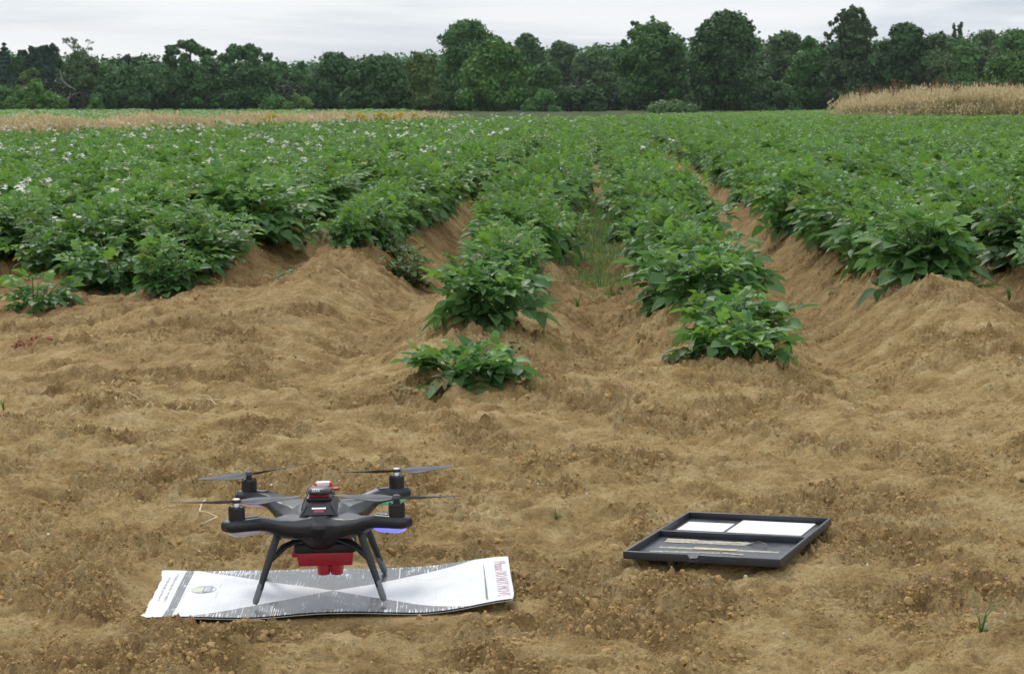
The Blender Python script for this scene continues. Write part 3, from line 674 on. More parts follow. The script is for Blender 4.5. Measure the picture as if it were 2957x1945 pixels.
obj('undergrowth', crown_mesh('undergrowth', rng, L, 60000, .34, TM['under']), label='undergrowth along the foot of the wood, leaves coloured dark for shade', cat='undergrowth', kind='stuff')

# the faint summer haze that softens the far trees
hm = bpy.data.materials.new('haze'); hm.use_nodes = True; hn = hm.node_tree; hn.nodes.remove(hn.nodes['Principled BSDF'])
pv = N(hn, 'ShaderNodeVolumePrincipled'); pv.inputs['Color'].default_value = (.86, .92, 1.0, 1); pv.inputs['Density'].default_value = .00010; pv.inputs['Anisotropy'].default_value = .2
hn.links.new(pv.outputs[0], hn.nodes['Material Output'].inputs['Volume'])
mb = MB(); mb.box((0, 1280, 9.5), (9600, 2640, 22.4)); mb.build('haze', hm, kind='stuff', label='thin pale haze in the air over the field and the wood', cat='haze')
# ------------------------------------------------------------------ dry grass strips
M['dry'] = leaf_material('dry_grass', (.40, .32, .165), (.53, .44, .25), (.64, .55, .34), (.36, .25, .13), .25, .7, .3)
M['drygreen'] = leaf_material('greening_grass', (.13, .15, .055), (.22, .22, .09), (.33, .30, .15), (.4, .34, .19), .25, .7, .3)
M['dock'] = mat('dock_seed', (.17, .095, .05), .9, var=.3)
M['ragwort'] = mat('ragwort_flower', (.62, .42, .02), .7)
def blade(acc, base, az, H, lean, wd, young=0, seed_head=0, rng=None):
    P = []; ts = (0, .45, .8, 1.0)
    dx, dy = math.cos(az), math.sin(az)
    for t in ts:
        c = np.array(base) + np.array((dx * lean * t * t, dy * lean * t * t, H * (t - .25 * lean / max(H, .01) * t ** 3)))
        w_ = wd * (1 - t * .92) / 2; P += [c + np.array((-dy * w_, dx * w_, 0)), c + np.array((dy * w_, -dx * w_, 0))]
    acc.add(np.array(P), np.array([(0, 1, 3, 2), (2, 3, 5, 4), (4, 5, 7, 6)]), np.zeros((0, 3), int), young)
    if seed_head:
        e = P[-1]
        for q in range(4):
            o_ = np.array((rng.normal(0, .02), rng.normal(0, .02), -.05 * q + rng.normal(0, .015))) * seed_head; a_ = rng.uniform(0, 6.28); w_ = .014 * seed_head
            v = np.array((math.cos(a_) * w_, math.sin(a_) * w_, 0)); up = np.array((rng.normal(0, .01), rng.normal(0, .01), .055)) * seed_head
            acc.add(np.array([e + o_ - v * .4, e + o_ + v, e + o_ + up, e + o_ - v]), np.array([(0, 1, 2, 3)]), np.zeros((0, 3), int), young)
def tuft(rng, H, n, mt, spread=.18, wd=.012, sh=1.0, leanf=.3, name='tuft'):
    acc = Acc()
    for i in range(n):
        h = H * rng.uniform(.55, 1.05); blade(acc, (rng.normal(0, spread), rng.normal(0, spread), -.02), rng.uniform(0, 6.28), h, h * rng.uniform(.05, leanf), wd, 0 if rng.random() > .1 else rng.random(), sh if rng.random() < .6 else 0, rng)
    return acc.mesh(name, mt, False)
grng = np.random.default_rng(61)
DRY = [tuft(grng, 1.0, 46, M['dry'], .2, .016, 1.5) for _ in range(4)] + [tuft(grng, .8, 40, M['drygreen'], .2, .018, 1.0) for _ in range(2)]
pts = []; hs = []
for i in range(9000):         # strip along the slanting left edge of the field
    l = grng.uniform(-14, 47); off = grng.uniform(.4, 4.6); x = -10.2 + 8.1 * l / 25.33 - 24 * off / 25.33; y = 38 + 24 * l / 25.33 + 8.1 * off / 25.33
    if abs(x) < .30 * y + 1.5 and l < 28:
        fade = 1 if l < 26 else max(.3, 1 - (l - 26) / 26); pts.append((x, y, -.05)); hs.append(.74 * grng.uniform(.66, .98) * (.62 + .38 * fade) * (1 + .12 * math.sin(x * 1.7 + y * .6)) * (1.0 if y > 33 else .9))
hs = np.array(hs); n = len(pts)
scatter('dry_grass', pts, np.stack([grng.normal(0, .08, n), grng.normal(0, .08, n), grng.uniform(0, 6.28, n)], -1), np.stack([np.ones(n), np.ones(n), hs], -1), DRY, np.where(grng.random(n) < .93, grng.integers(0, 4, n), grng.integers(4, 6, n)),
        'strip of tall dry straw coloured grass along the left edge of the crop', 'dry grass')
pts = []; hs = []; pk = []
for i in range(9000):         # the tall stand on the right
    x = grng.uniform(12.4, 28); y = 74 + grng.uniform(0, 1) ** 1.3 * 13 + (x - 12.6) * .04
    if x < 12.9 + (y - 74) * .20 + grng.normal(0, .15): continue
    d_ = min(x - 12.4, 6) / 6; front = (y - 74) / 12
    pts.append((x, y, 0)); hs.append((.88 + .58 * d_ + .22 * front) * grng.uniform(.74, 1.1) * (.72 if front < .06 else 1)); pk.append(grng.integers(4, 6) if (grng.random() < .42 + (.4 if front < .12 else 0)) else grng.integers(0, 4))
hs = np.array(hs); n = len(pts)
scatter('tall_grass', pts, np.stack([grng.normal(0, .1, n), grng.normal(0, .1, n), grng.uniform(0, 6.28, n)], -1), np.stack([np.full(n, 1.3), np.full(n, 1.3), hs], -1), DRY, pk,
        'stand of tall yellowish dry grass at the right edge of the field', 'dry grass')
def stalk_plant(name, loc, H, headmat, label, cat, group, rng, spread=.12):
    root = empty(name, loc, label=label, cat=cat, group=group); st = MB(); hd = MB()
    for q in range(rng.integers(3, 6)):
        a = rng.uniform(0, 6.28); e = Vector((math.cos(a) * spread * 1.4, math.sin(a) * spread, H * rng.uniform(.85, 1.0)))
        st.tube([(0, 0, 0), e * .5 + Vector((0, 0, .05 * H)), e], [.012, .009, .006], 4)
        for k in range(9): hd.box(e + Vector((rng.normal(0, .05), rng.normal(0, .05), rng.uniform(-.26, .03) if 'dock' in name else rng.uniform(-.03, .04))), (rng.uniform(.02, .045),) * 3, rot=Euler((rng.uniform(0, 3), rng.uniform(0, 3), 0)))
    st.build('stalk', M['drygreen'] if 'rag' in name else M['dock'], root); hd.build('seed_head' if 'dock' in name else 'flower_head', headmat, root)
dx_ = sorted([grng.uniform(14.5, 26) if i > 4 else grng.uniform(14.0, 17) for i in range(26)])
for i in range(26):
    x = dx_[i]; y = grng.uniform(77, 86)
    stalk_plant('dock_plant', (x, y, 0), 1.75 + .25 * min(1, (x - 14) / 5) + grng.uniform(-.12, .16), M['dock'], '%s rusty brown dock from the left in the tall dry grass on the right' % nth(i + 1), 'dock plant', 'dock stalks in the tall grass', grng)
for u, Y, lab in ((828, 51.5, 'yellow ragwort clump left of the one beside the low dark oak, near the strip end'), (880, 53, 'yellow ragwort clump just left of the foot of the low dark oak'), (905, 54, 'small yellow ragwort clump at the foot of the low dark oak'), (946, 57, 'yellow ragwort clump in the dry grass right of the low dark oak'), (618, 46.5, 'sparse yellow ragwort in the middle of the dry grass strip')):
    for q in range(1): stalk_plant('ragwort_plant', ((u - 1189.5) / 4450 * Y, Y, 0), .72, M['ragwort'], lab, 'ragwort', 'ragwort in the dry grass', grng, .16)

# ------------------------------------------------------------------ weeds, grass, tubers and litter on the soil
def grass_clump(x, y, blades, label, cat='grass tuft', group=None, name='grass_tuft', mt='grass'):
    """blades: list of (azimuth, height, lean, width); each blade is a part"""
    root = empty(name, (x, y, tz(x, y) - .004), label=label, cat=cat, group=group)
    for az, h, ln, wd in blades:
        acc = Acc(); blade(acc, (0, 0, 0), az, h, ln, wd); obj('blade', acc.mesh('blade', M[mt]), root)
x, y = pix(2278, 1496, .0)
grass_clump(x, y, [(2.6, .105, .03, .007), (.3, .075, .05, .009), (.15, .05, .085, .008), (.5, .085, .05, .005), (-.1, .03, .07, .01), (2.2, .05, .02, .006), (3.6, .04, .04, .006)], 'green grass tuft with a few long blades at the lower right corner')
def rnd_blades(rng, n, h, ln, wd): return [(rng.uniform(0, 6.28), h * rng.uniform(.5, 1.1), ln * rng.uniform(.3, 1.2), wd) for _ in range(n)]
for (u, v, z, nb, h, lab) in ((1292, 1204, 0, 9, .03, 'tiny grass seedling tuft on the bare soil between the drone and the black tray'), (1342, 712, -.03, 16, .10, 'grass tuft in the furrow mouth between the two bed rows'), (2345, 690, .05, 18, .12, 'grass tuft beside the tip of the right ridge at the right picture edge'), (8, 940, 0, 8, .06, 'grass tuft at the left picture edge on the bare soil'), (1255, 905, 0, 0, .03, '')):
    if nb:
        x, y = pix(u, v, z); grass_clump(x, y, rnd_blades(grng, nb, h, h * .7, .005), lab)
M['furrow'] = leaf_material('furrow_grass_blade', (.09, .17, .05), (.13, .22, .065), (.19, .28, .09), (.28, .29, .13), .4, .6)
FG = [tuft(grng, .10, 30, M['furrow'], .06, .009, 0, 1.2) for _ in range(3)]
pts = []
for i in range(480):
    t = grng.uniform(9.4, 20); s = .035 + grng.normal(0, .12); x, y = from_st(s, t)
    if grng.random() < sst(9.2, 12.0, t): pts.append((x, y, tz(x, y) - .01))
n = len(pts); fs = grng.uniform(.5, 1.15, n)
scatter('furrow_grass', pts, np.stack([np.zeros(n), np.zeros(n), grng.uniform(0, 6.28, n)], -1), np.stack([fs] * 3, -1), FG, grng.integers(0, 3, n), 'fine green grass growing in the furrow between the two bed rows', 'grass')
WLEAF = [m_.copy() for m_ in LEAVES[:4]]
for m_ in WLEAF: m_.materials[0] = M['weed']
def weed(u, v, z, h, spread, nst, per, lab, seed, sc_=.55, src=WLEAF):
    x, y = pix(u, v, z); rng = np.random.default_rng(seed); root = empty('weed', (x, y, tz(x, y) - .005), label=lab, cat='weed', group='weeds at the row ends')
    st, pl = leaf_placements(rng, h, spread, nst, per, .05); obj('stem', stems_mesh(st, .003), root)
    for Mx, yg in pl:
        o = bpy.data.objects.new('leaf', src[rng.integers(len(src))]); C.objects.link(o); o.parent = root; o.matrix_local = Mx @ Matrix.Scale(sc_, 4)
weed(868, 575, .1, .2, .24, 6, 7, 'straggly pale weed on the shoulder of the left ridge', 1)
weed(950, 625, .03, .22, .28, 8, 9, 'straggly weed on the flank of the left wheel track', 2)
weed(915, 600, .06, .16, .2, 6, 7, 'thin weed between the two straggly ones left of the wheel track', 3)
weed(1562, 768, 0, .17, .13, 8, 12, 'dark feathery weed left of the right bed row', 4, .35, LEAVES)
weed(2220, 655, .1, .16, .2, 6, 7, 'wilting yellowish weed behind the tip of the right ridge', 5, .6)
weed(2330, 625, .1, .16, .25, 6, 7, 'pale weed in the furrow at the right picture edge', 6, .6)
weed(672, 602, .15, .04, .06, 4, 4, 'small seedling on the crest of the left ridge', 7, .35, LEAVES)
weed(1650, 880, 0, .03, .12, 4, 4, 'wilted flat leaves left of the front plant of the right bed row', 8, .6)
M['tuber'] = mat('potato_skin', (.34, .24, .13), .75, var=.3, vscale=40, bump=.3)
for u, v, z, r, lab in ((452, 606, .02, .034, 'bare brown potato tuber lying in the furrow between the left plants, upper one'), (438, 621, .02, .028, 'bare brown potato tuber lying in the furrow between the left plants, lower one')):
    x, y = pix(u, v, z); b = bmesh.new(); bmesh.ops.create_icosphere(b, subdivisions=3, radius=r)
    for v_ in b.verts: v_.co = Vector((v_.co.x * 1.35, v_.co.y, v_.co.z * .85)) * (1 + .06 * float(noise(np.array([v_.co.x * 60]), np.array([v_.co.y * 60 + v_.co.z * 30]))[0]))
    me = bpy.data.meshes.new('potato'); b.to_mesh(me); b.free(); me.materials.append(M['tuber']); me.polygons.foreach_set('use_smooth', np.ones(len(me.polygons), bool))
    obj('potato', me, loc=(x, y, tz(x, y) + r * .55), rot=(0, .2, .5), label=lab, cat='potato', group='potatoes lying in the furrow')
M['redleaf'] = leaf_material('withered_red_leaf', (.22, .07, .04), (.30, .10, .055), (.36, .15, .08), (.3, .2, .1), .15, .8)
x, y = pix(70, 782, 0); root = empty('withered_plant', (x, y, tz(x, y)), label='withered rust-red plant remains lying on the soil at the left edge', cat='dead plant'); RL = LEAVES[0].copy(); RL.materials[0] = M['redleaf']
for q in range(9):
    o = obj('leaf', RL, root, loc=(grng.uniform(-.07, .07), grng.uniform(-.05, .05), .012), rot=(grng.uniform(-.5, .3), grng.uniform(-.4, .4), grng.uniform(0, 6.28))); o.scale = (.4, .4, .4)
def straw_from(px, grp, lab):
    px = sorted(px, key=lambda q: q[0][0] + q[1][0])
    for i_, (a, b) in enumerate(px):
        p0 = pix(*a); p1 = pix(*b); mid = ((p0[0] + p1[0]) / 2, (p0[1] + p1[1]) / 2); L = math.dist(p0, p1)
        if L > .16: k_ = .16 / L; p0 = (mid[0] + (p0[0] - mid[0]) * k_, mid[1] + (p0[1] - mid[1]) * k_); p1 = (mid[0] + (p1[0] - mid[0]) * k_, mid[1] + (p1[1] - mid[1]) * k_)
        P = [(p0[0] + (p1[0] - p0[0]) * t, p0[1] + (p1[1] - p0[1]) * t) for t in (0, .25, .5, .75, 1)]; zs_ = [tz(*q) for q in P]; m_ = max(zs_[1:4]) + .004
        rd = grng.uniform(.0012, .0019); bow = grng.normal(0, .003)
        mb = MB(); mb.tube([(q[0] - mid[0] + bow * (1 - (2 * t - 1) ** 2), q[1] - mid[1], max(z + .004, m_ - .012 * abs(2 * t - 1)) - m_) for q, z, t in zip(P, zs_, (0, .25, .5, .75, 1))], [rd, rd, rd, rd * .9, rd * .6], 5)
        mb.build('straw', M['straw'], None, True, label=lab % nth(i_ + 1), cat='straw', group=grp).location = (mid[0], mid[1], m_)
q8 = lambda x, y: ((200 + x * .21008) * .80454, (1050 + y * .21008) * .80454)
q7 = lambda x, y: ((1000 + x * .4791) * .80454, (450 + y * .4791) * .80454)
q6 = lambda x, y: ((x * .42017) * .80454, (500 + y * .42017) * .80454)
S8 = '525,305,640,205 545,375,690,370 640,385,800,390 955,393,1130,393 1085,385,1190,300 335,478,435,467 455,465,575,468 610,480,820,570 800,465,1050,560 890,545,1185,600 845,572,965,577 400,555,530,572 585,560,655,635 805,635,870,632 820,655,960,710 1300,728,1550,828 1310,660,1500,685 1660,600,1690,720 1645,515,1880,570 1720,422,2020,522 1720,576,1830,576 2150,330,2290,318 1060,780,1195,745 180,757,262,745 0,810,130,770 90,915,180,860 530,955,650,992 810,957,880,957 1460,635,1540,622 1310,620,1380,620 1110,590,1160,710 1880,560,2040,635 1390,340,1560,310 820,330,940,260 1490,495,1570,515'
pr = lambda S, q: [(q(*map(float, t.split(',')[:2])), q(*map(float, t.split(',')[2:]))) for t in S.split()]
straw_from(pr(S8, q8), 'straws scattered on the bare soil at left', '%s pale straw from the left in the scatter on the bare soil at left')
straw_from(pr('1130,1185,1240,1110 920,1220,1060,1220 1130,1205,1200,1200 930,1160,950,1195 970,1160,1050,1165', q7), 'straws behind the low sprawling plant', '%s pale straw from the left just behind the low sprawling potato plant')
straw_from(pr('1885,650,1925,680 2060,740,2140,780 1990,745,2060,790 1115,840,1130,865 1170,835,1240,815', q6), 'straws on the flank of the left ridge', '%s pale straw from the left on the flank of the left ridge')
q1 = lambda x, y: ((380 + x * .4958) * .80454, (1300 + y * .4958) * .80454)
tp = [pix(*q1(*p_)) for p_ in ((432, 317), (412, 345), (396, 385), (440, 405), (500, 418), (490, 438), (410, 460))]
ox, oy = tp[2]; zz = max(tz(*p_) for p_ in tp); mb = MB(); mb.tube([(p_[0] - ox, p_[1] - oy, .006 + .006 * (i % 2)) for i, p_ in enumerate(tp)], .0022, 5)
mb.build('twig', M['straw'], None, True, label='thin curled pale stalk lying on the soil behind the drone on its left', cat='twig').location = (ox, oy, zz)
# loose crumbs of soil
def clod_mesh(rng, sub=1):
    b = bmesh.new(); bmesh.ops.create_icosphere(b, subdivisions=sub, radius=1)
    for v_ in b.verts: v_.co = v_.co * rng.uniform(.65, 1.15); v_.co.z *= .75
    me = bpy.data.meshes.new('clod'); b.to_mesh(me); b.free(); me.materials.append(M['clod']); return me
CL = [clod_mesh(grng, 1) for _ in range(6)]
n0 = 240000; yy = 1 / grng.uniform(1 / 15.0, 1 / 3.15, n0); xx = grng.uniform(-.31, .31, n0) * yy
keep = .6 * noise(xx * 1.9 + 40, yy * 1.9) + .6 * noise(xx * 4.6, yy * 4.6 + 8) + .7 * noise(xx * 11, yy * 11 + 4) + grng.normal(0, .22, n0) > .18
keep &= (rect_mask(xx, yy, MAT, .0, .01) < .01) & (rect_mask(xx, yy, TRAY, .0, .01) < .01)
xx, yy = xx[keep], yy[keep]; n = len(xx); zz = terrain(xx, yy); rs = .0018 * np.exp(grng.normal(0, .62, n)) * (.8 + .2 * yy / 4)
rs = np.minimum(rs, .0125)
scatter('soil_crumbs', np.stack([xx, yy, zz + rs * .2], -1), grng.uniform(0, 6.28, (n, 3)), np.stack([rs * 1.2, rs, rs], -1), CL, grng.integers(0, 6, n), 'loose crumbs of soil lying on the headland', 'soil crumbs')
LT = [m_.copy() for m_ in LEAVES[:3]]; M['deadleaf'] = leaf_material('dead_leaf', (.22, .17, .07), (.30, .25, .11), (.20, .22, .07), (.3, .25, .12), .2, .8)
for m_ in LT: m_.materials[0] = M['deadleaf']
lp = []; lr = []
for c in near + [(from_st(q[0], q[1])[1], from_st(q[0], q[1])[0]) for q in hero] * 3:
    if grng.random() < .8: lp.append((c[1] + grng.normal(0, .2), c[0] - abs(grng.normal(0, .16)))); lr.append((grng.normal(0, .35), grng.normal(0, .35), grng.uniform(0, 6.28)))
lz = terrain(np.array([q[0] for q in lp]), np.array([q[1] for q in lp])); n = len(lp); fs = grng.uniform(.25, .55, n)
scatter('leaf_litter', [(q[0], q[1], z + .008) for q, z in zip(lp, lz)], lr, np.stack([fs] * 3, -1), LT, grng.integers(0, 3, n), 'withered leaves lying on the soil at the feet of the potato plants', 'leaf litter')
M['stone'] = mat('white_stone', (.62, .58, .52), .7, var=.15)
b = bmesh.new(); bmesh.ops.create_icosphere(b, subdivisions=2, radius=1); me = bpy.data.meshes.new('stone'); b.to_mesh(me); b.free(); me.materials.append(M['stone'])
n = 90; yy = 1 / grng.uniform(1 / 11.0, 1 / 3.3, n); xx = grng.uniform(-.29, .29, n) * yy; zz = terrain(xx, yy); rs = grng.uniform(.0015, .0035, n) * (.7 + yy / 12)
k_ = (rect_mask(xx, yy, MAT, .0, .01) < .01) & (rect_mask(xx, yy, TRAY, .0, .01) < .01); xx, yy, zz, rs = xx[k_], yy[k_], zz[k_], rs[k_]; n = len(xx)
scatter('grit', np.stack([xx, yy, zz + rs * .4], -1), grng.uniform(0, 6.28, (n, 3)), np.stack([rs * 1.3, rs, rs * .7], -1), [me], np.zeros(n, int), 'tiny pale stones strewn over the soil', 'grit')
# ------------------------------------------------------------------ the cardboard target mat
def mat_z(u, v):
    return .014 * u + .018 * sst(.16, .37, u) + .0035 * np.sin(u * 17 + 1.2) * sst(.05, -.19, v) + .003 * noise(u * 6 + 3, v * 6 + 1) + .004 * sst(-.25, -.37, u) * sst(-.1, .18, v) - .003 * sst(-.2, -.37, u) * sst(.1, -.18, v)
MU, MV = MAT['size'][0] / 2, MAT['size'][1] / 2
root = empty('target_mat', MAT['c'], MAT['rot'][2], label='white cardboard mat with a black bow-tie target, lying under the drone', cat='target mat')
m = bpy.data.materials.new('mat_print'); m.use_nodes = True; nt = m.node_tree; b = nt.nodes['Principled BSDF']; L = nt.links.new
tcn = N(nt, 'ShaderNodeTexCoord'); sp = N(nt, 'ShaderNodeSeparateXYZ'); L(tcn.outputs['Object'], sp.inputs[0])
def mth(op, a, b_=None, cl=False):
    n = N(nt, 'ShaderNodeMath', operation=op, use_clamp=cl)
    for i, q in enumerate((a, b_)):
        if q is None: continue
        if isinstance(q, (int, float)): n.inputs[i].default_value = q
        else: L(q, n.inputs[i])
    return n.outputs[0]
xo, yo = sp.outputs['X'], sp.outputs['Y']
wob = N(nt, 'ShaderNodeTexNoise', i_Scale=14.0, i_Detail=3.0); L(tcn.outputs['Object'], wob.inputs['Vector'])
yv = mth('ADD', yo, .006)
ax = mth('ABSOLUTE', xo); ay = mth('ABSOLUTE', yv)
bow = mth('GREATER_THAN', mth('SUBTRACT', ay, mth('MULTIPLY', ax, .640)), 0)
band = mth('MULTIPLY', mth('GREATER_THAN', xo, -.327), mth('LESS_THAN', xo, -.3095))
line = mth('MULTIPLY', mth('LESS_THAN', mth('ABSOLUTE', mth('SUBTRACT', xo, .315)), mth('ADD', .0016, mth('MULTIPLY', yo, -.006))), mth('MULTIPLY', mth('LESS_THAN', yo, .13), mth('GREATER_THAN', yo, -.172)))
dark = mth('ADD', mth('ADD', bow, band, True), line, True)
# paint rubbed off along the flutes of the card
mpn = N(nt, 'ShaderNodeMapping'); mpn.inputs['Scale'].default_value = (420, 13, 1); L(tcn.outputs['Object'], mpn.inputs[0])
w1 = N(nt, 'ShaderNodeTexNoise', i_Scale=1.0, i_Detail=3.0, i_Roughness=.6); L(mpn.outputs[0], w1.inputs[0])
w2 = N(nt, 'ShaderNodeTexNoise', i_Scale=11.0, i_Detail=4.0, i_Roughness=.65); L(tcn.outputs['Object'], w2.inputs[0])
edge = mth('MULTIPLY', mth('POWER', mth('MULTIPLY', ay, 5.5), 3.0), .10)
wv = mth('ADD', mth('ADD', mth('MULTIPLY', w1.outputs['Fac'], 1.0), mth('MULTIPLY', w2.outputs['Fac'], .60)), edge)
rub = ramp(nt, [(.935, g(0)), (1.0, g(1))]); L(wv, rub.inputs[0])
cre = mth('LESS_THAN', mth('ABSOLUTE', mth('SUBTRACT', xo, mth('ADD', .133, mth('MULTIPLY', wob.outputs['Fac'], .004)))), .0011)
cre2 = mth('LESS_THAN', mth('ABSOLUTE', mth('ADD', xo, mth('ADD', .172, mth('MULTIPLY', wob.outputs['Fac'], .004)))), .0009)
rubm = mth('ADD', mth('ADD', rub.outputs[0], cre, True), mth('MULTIPLY', cre2, .6), True)
fac = mth('MULTIPLY', dark, mth('SUBTRACT', 1.0, rubm))
wn = ramp(nt, [(.3, (.60, .61, .62)), (.6, (.72, .728, .74))]); L(w2.outputs['Fac'], wn.inputs[0])
bn = ramp(nt, [(.3, (.06, .062, .066)), (.7, (.13, .133, .138))]); L(w2.outputs['Fac'], bn.inputs[0])
mxn = N(nt, 'ShaderNodeMix', data_type='RGBA'); L(fac, mxn.inputs[0]); L(wn.outputs[0], mxn.inputs[6]); L(bn.outputs[0], mxn.inputs[7])
L(mxn.outputs[2], b.inputs['Base Color']); rg = mth('SUBTRACT', .46, mth('MULTIPLY', fac, .20)); L(rg, b.inputs['Roughness']); L(mth('ADD', .3, mth('MULTIPLY', fac, .5)), b.inputs['Specular IOR Level'])
mp2 = N(nt, 'ShaderNodeMapping'); mp2.inputs['Scale'].default_value = (140, 5, 1); L(tcn.outputs['Object'], mp2.inputs[0])
fn = N(nt, 'ShaderNodeTexNoise', i_Scale=1.0, i_Detail=2.0); L(mp2.outputs[0], fn.inputs[0])
bp = N(nt, 'ShaderNodeBump', i_Strength=.6, i_Distance=.0016); L(fn.outputs['Fac'], bp.inputs['Height']); L(bp.outputs[0], b.inputs['Normal'])
M['print'] = m; M['card'] = mat('bare_card', (.52, .50, .47), .8, var=.15); M['cardin'] = mat('card_fluting', (.42, .39, .35), .85, var=.2)
nu, nv = 180, 50
jag = lambda v: (.004 * noise(v * 45 + 3, v * 0 + .5) + .0035 * noise(v * 130, v * 0 + 3.5)) * (.3 + .7 * sst(.0, -.1, v))
U, Vv = np.meshgrid(np.linspace(-MU, MU, nu), np.linspace(-MV, MV, nv))
U2 = U + np.where(U < -MU + .02, jag(Vv), 0) - .010 * np.clip(1 - (MU + U) / .02, 0, 1) * sst(.10, .18, Vv) ; U2 = U2 - .004 * np.clip(1 - (MU - U) / .03, 0, 1) * sst(-.15, -.184, Vv)
def sheet(name, zo, th, mt):
    Zt = mat_z(U2, Vv) + zo; top = np.stack([U2, Vv, Zt], -1).reshape(-1, 3); bot = top - (0, 0, th); n = nu * nv
    ix = np.arange(n).reshape(nv, nu); F1 = np.stack([ix[:-1, :-1], ix[:-1, 1:], ix[1:, 1:], ix[1:, :-1]], -1).reshape(-1, 4)
    rim = np.concatenate([ix[0, :], ix[1:, -1], ix[-1, -2::-1], ix[-2:0:-1, 0]]); r2 = np.roll(rim, -1)
    F3 = np.stack([rim, rim + n, r2 + n, r2], -1)
    return obj(name, mesh_np(name, np.concatenate([top, bot]), [F1, (F1 + n)[:, ::-1], F3], mt, False), root)
s1 = sheet('printed_liner', 0, .0007, M['print']); s1.data.polygons.foreach_set('use_smooth', np.ones(len(s1.data.polygons), bool)); s1.data.set_sharp_from_angle(angle=.7)
sheet('bottom_liner', -.0042, .0007, M['card'])
nf = 700; uf = np.linspace(-MU + .012, MU - .006, nf); vf = np.linspace(-MV + .0015, MV - .0015, 12)
UF, VF = np.meshgrid(uf, vf); ZF = mat_z(UF, VF) - .00245 + .00155 * np.sin(UF * 2 * np.pi / .0075)
ix = np.arange(nf * 12).reshape(12, nf); obj('fluting', mesh_np('fluting', np.stack([UF, VF, ZF], -1).reshape(-1, 3), np.stack([ix[:-1, :-1], ix[:-1, 1:], ix[1:, 1:], ix[1:, :-1]], -1).reshape(-1, 4), M['cardin'], True), root)
def decal(me, cx, cy, rz, sx=1, sy=1, name='lettering', lift=.0006):
    co = np.empty(len(me.vertices) * 3, np.float32); me.vertices.foreach_get('co', co); co = co.reshape(-1, 3)
    x, y = co[:, 0] * sx, co[:, 1] * sy; c, s = math.cos(rz), math.sin(rz); X = cx + x * c - y * s; Y = cy + x * s + y * c
    co2 = np.stack([X, Y, mat_z(X, Y) + lift + co[:, 2]], -1).astype(np.float32); me.vertices.foreach_set('co', co2.ravel()); me.update()
    return obj(name, me, root)
M['redink'] = mat('faded_red_ink', (.66, .42, .43), .7, var=.2, vscale=60); M['greyink'] = mat('grey_ink', (.55, .56, .57), .7, var=.15, vscale=90); M['darkink'] = mat('dark_ink', (.26, .27, .30), .6); M['yelink'] = mat('pale_yellow_ink', (.62, .62, .46), .7)
tm = text_mesh('Please DO NOT MOVE', .036, M['redink'], .0001); w_ = max(v.co.x for v in tm.vertices) - min(v.co.x for v in tm.vertices)
decal(tm, .348, -.006, -math.pi / 2, .305 / w_, 1.0)
def strokes(rng, n, length, h):
    mb = MB(); x = -length / 2
    while x < length / 2:
        wd = rng.uniform(.002, .006)
        if rng.random() < .82: mb.box((x + wd / 2, rng.normal(0, h * .06), 0), (wd * .8, h * rng.uniform(.3, 1) * .9, .0002))
        x += wd + (.004 if rng.random() < .2 else .0012)
    return mb.mesh('small_print', M['greyink'])
decal(strokes(grng, 30, .17, .007), -.3545, .035, math.pi / 2, name='small_print'); decal(strokes(grng, 30, .21, .007), -.341, .045, math.pi / 2, name='small_print')
# round emblem with a dark block, in a thin lined box
mb = MB(); mb.poly([(math.cos(a) * .013 - .010, math.sin(a) * .019, 0) for a in np.linspace(0, 6.283, 28, endpoint=False)], (0, 0, .0001)); decal(mb.mesh('emblem_disc', M['yelink']), -.273, .022, 0, name='emblem')
mb = MB(); mb.tube([(math.cos(a) * .025, math.sin(a) * .026, 0) for a in np.linspace(0, 6.283, 40)], .0006, 4, False); decal(mb.mesh('emblem_ring', M['greyink']), -.270, .022, 0, name='emblem')
mb = MB(); mb.poly([(-.008, -.022, 0), (.008, -.022, 0), (.011, -.016, 0), (.011, .022, 0), (.006, .028, 0), (-.006, .022, 0), (-.008, .018, 0)], (0, 0, .0001)); decal(mb.mesh('emblem_block', M['darkink']), -.264, .022, 0, name='emblem', lift=.0009)
M['paper'] = mat('white_paper', (.8, .8, .8), .6)
mb = MB()
for k in range(4): mb.box((.002, -.011 + k * .008, 0), (.011, .0032, .0001)); mb.box((-.003, -.011 + k * .008 + .002, 0), (.0025, .004, .0001))
decal(mb.mesh('emblem_letters', M['paper']), -.264, .022, 0, name='emblem', lift=.0012)
mb = MB(); mb.box((-.0335, 0, 0), (.001, .115, .0001)); mb.box((.0335, 0, 0), (.001, .115, .0001)); decal(mb.mesh('emblem_box', M['greyink']), -.273, .018, 0, name='emblem')

# ------------------------------------------------------------------ black tray with a white card and tape residue
TW, TH_ = TRAY['size']; TD = .017
M['tray'] = mat('black_tray', (.030, .032, .038), .42, var=.15, vscale=40, bump=.12, bscale=900); M['trayfloor'] = mat('tray_floor', (.042, .045, .054), .32, var=.12, vscale=30, bump=.15, bscale=1200)
M['tape'] = mat('old_masking_tape', (.50, .44, .28), .7, var=.25, vscale=70); M['tapeworn'] = mat('worn_tape', (.33, .31, .23), .65, var=.5, vscale=110)
M['panel'] = mat('white_panel', (.86, .87, .88), .55)
tray = empty('tray', TRAY['c'], label='shallow black two-part tray with a bright white card, right of the drone', cat='tray'); tray.rotation_euler = TRAY['rot']
hw, hh = TW / 2, TH_ / 2; wt = .0065
mb = MB()
mb.box((0, hh - wt / 2, -TD / 2), (TW, wt, TD), .0012); mb.box((-hw + wt / 2, 0, -TD / 2 - .0002), (wt, TH_ - 2 * wt + .001, TD - .0004), .0012); mb.box((hw - wt / 2, 0, -TD / 2 - .0002), (wt, TH_ - 2 * wt + .001, TD - .0004), .0012)
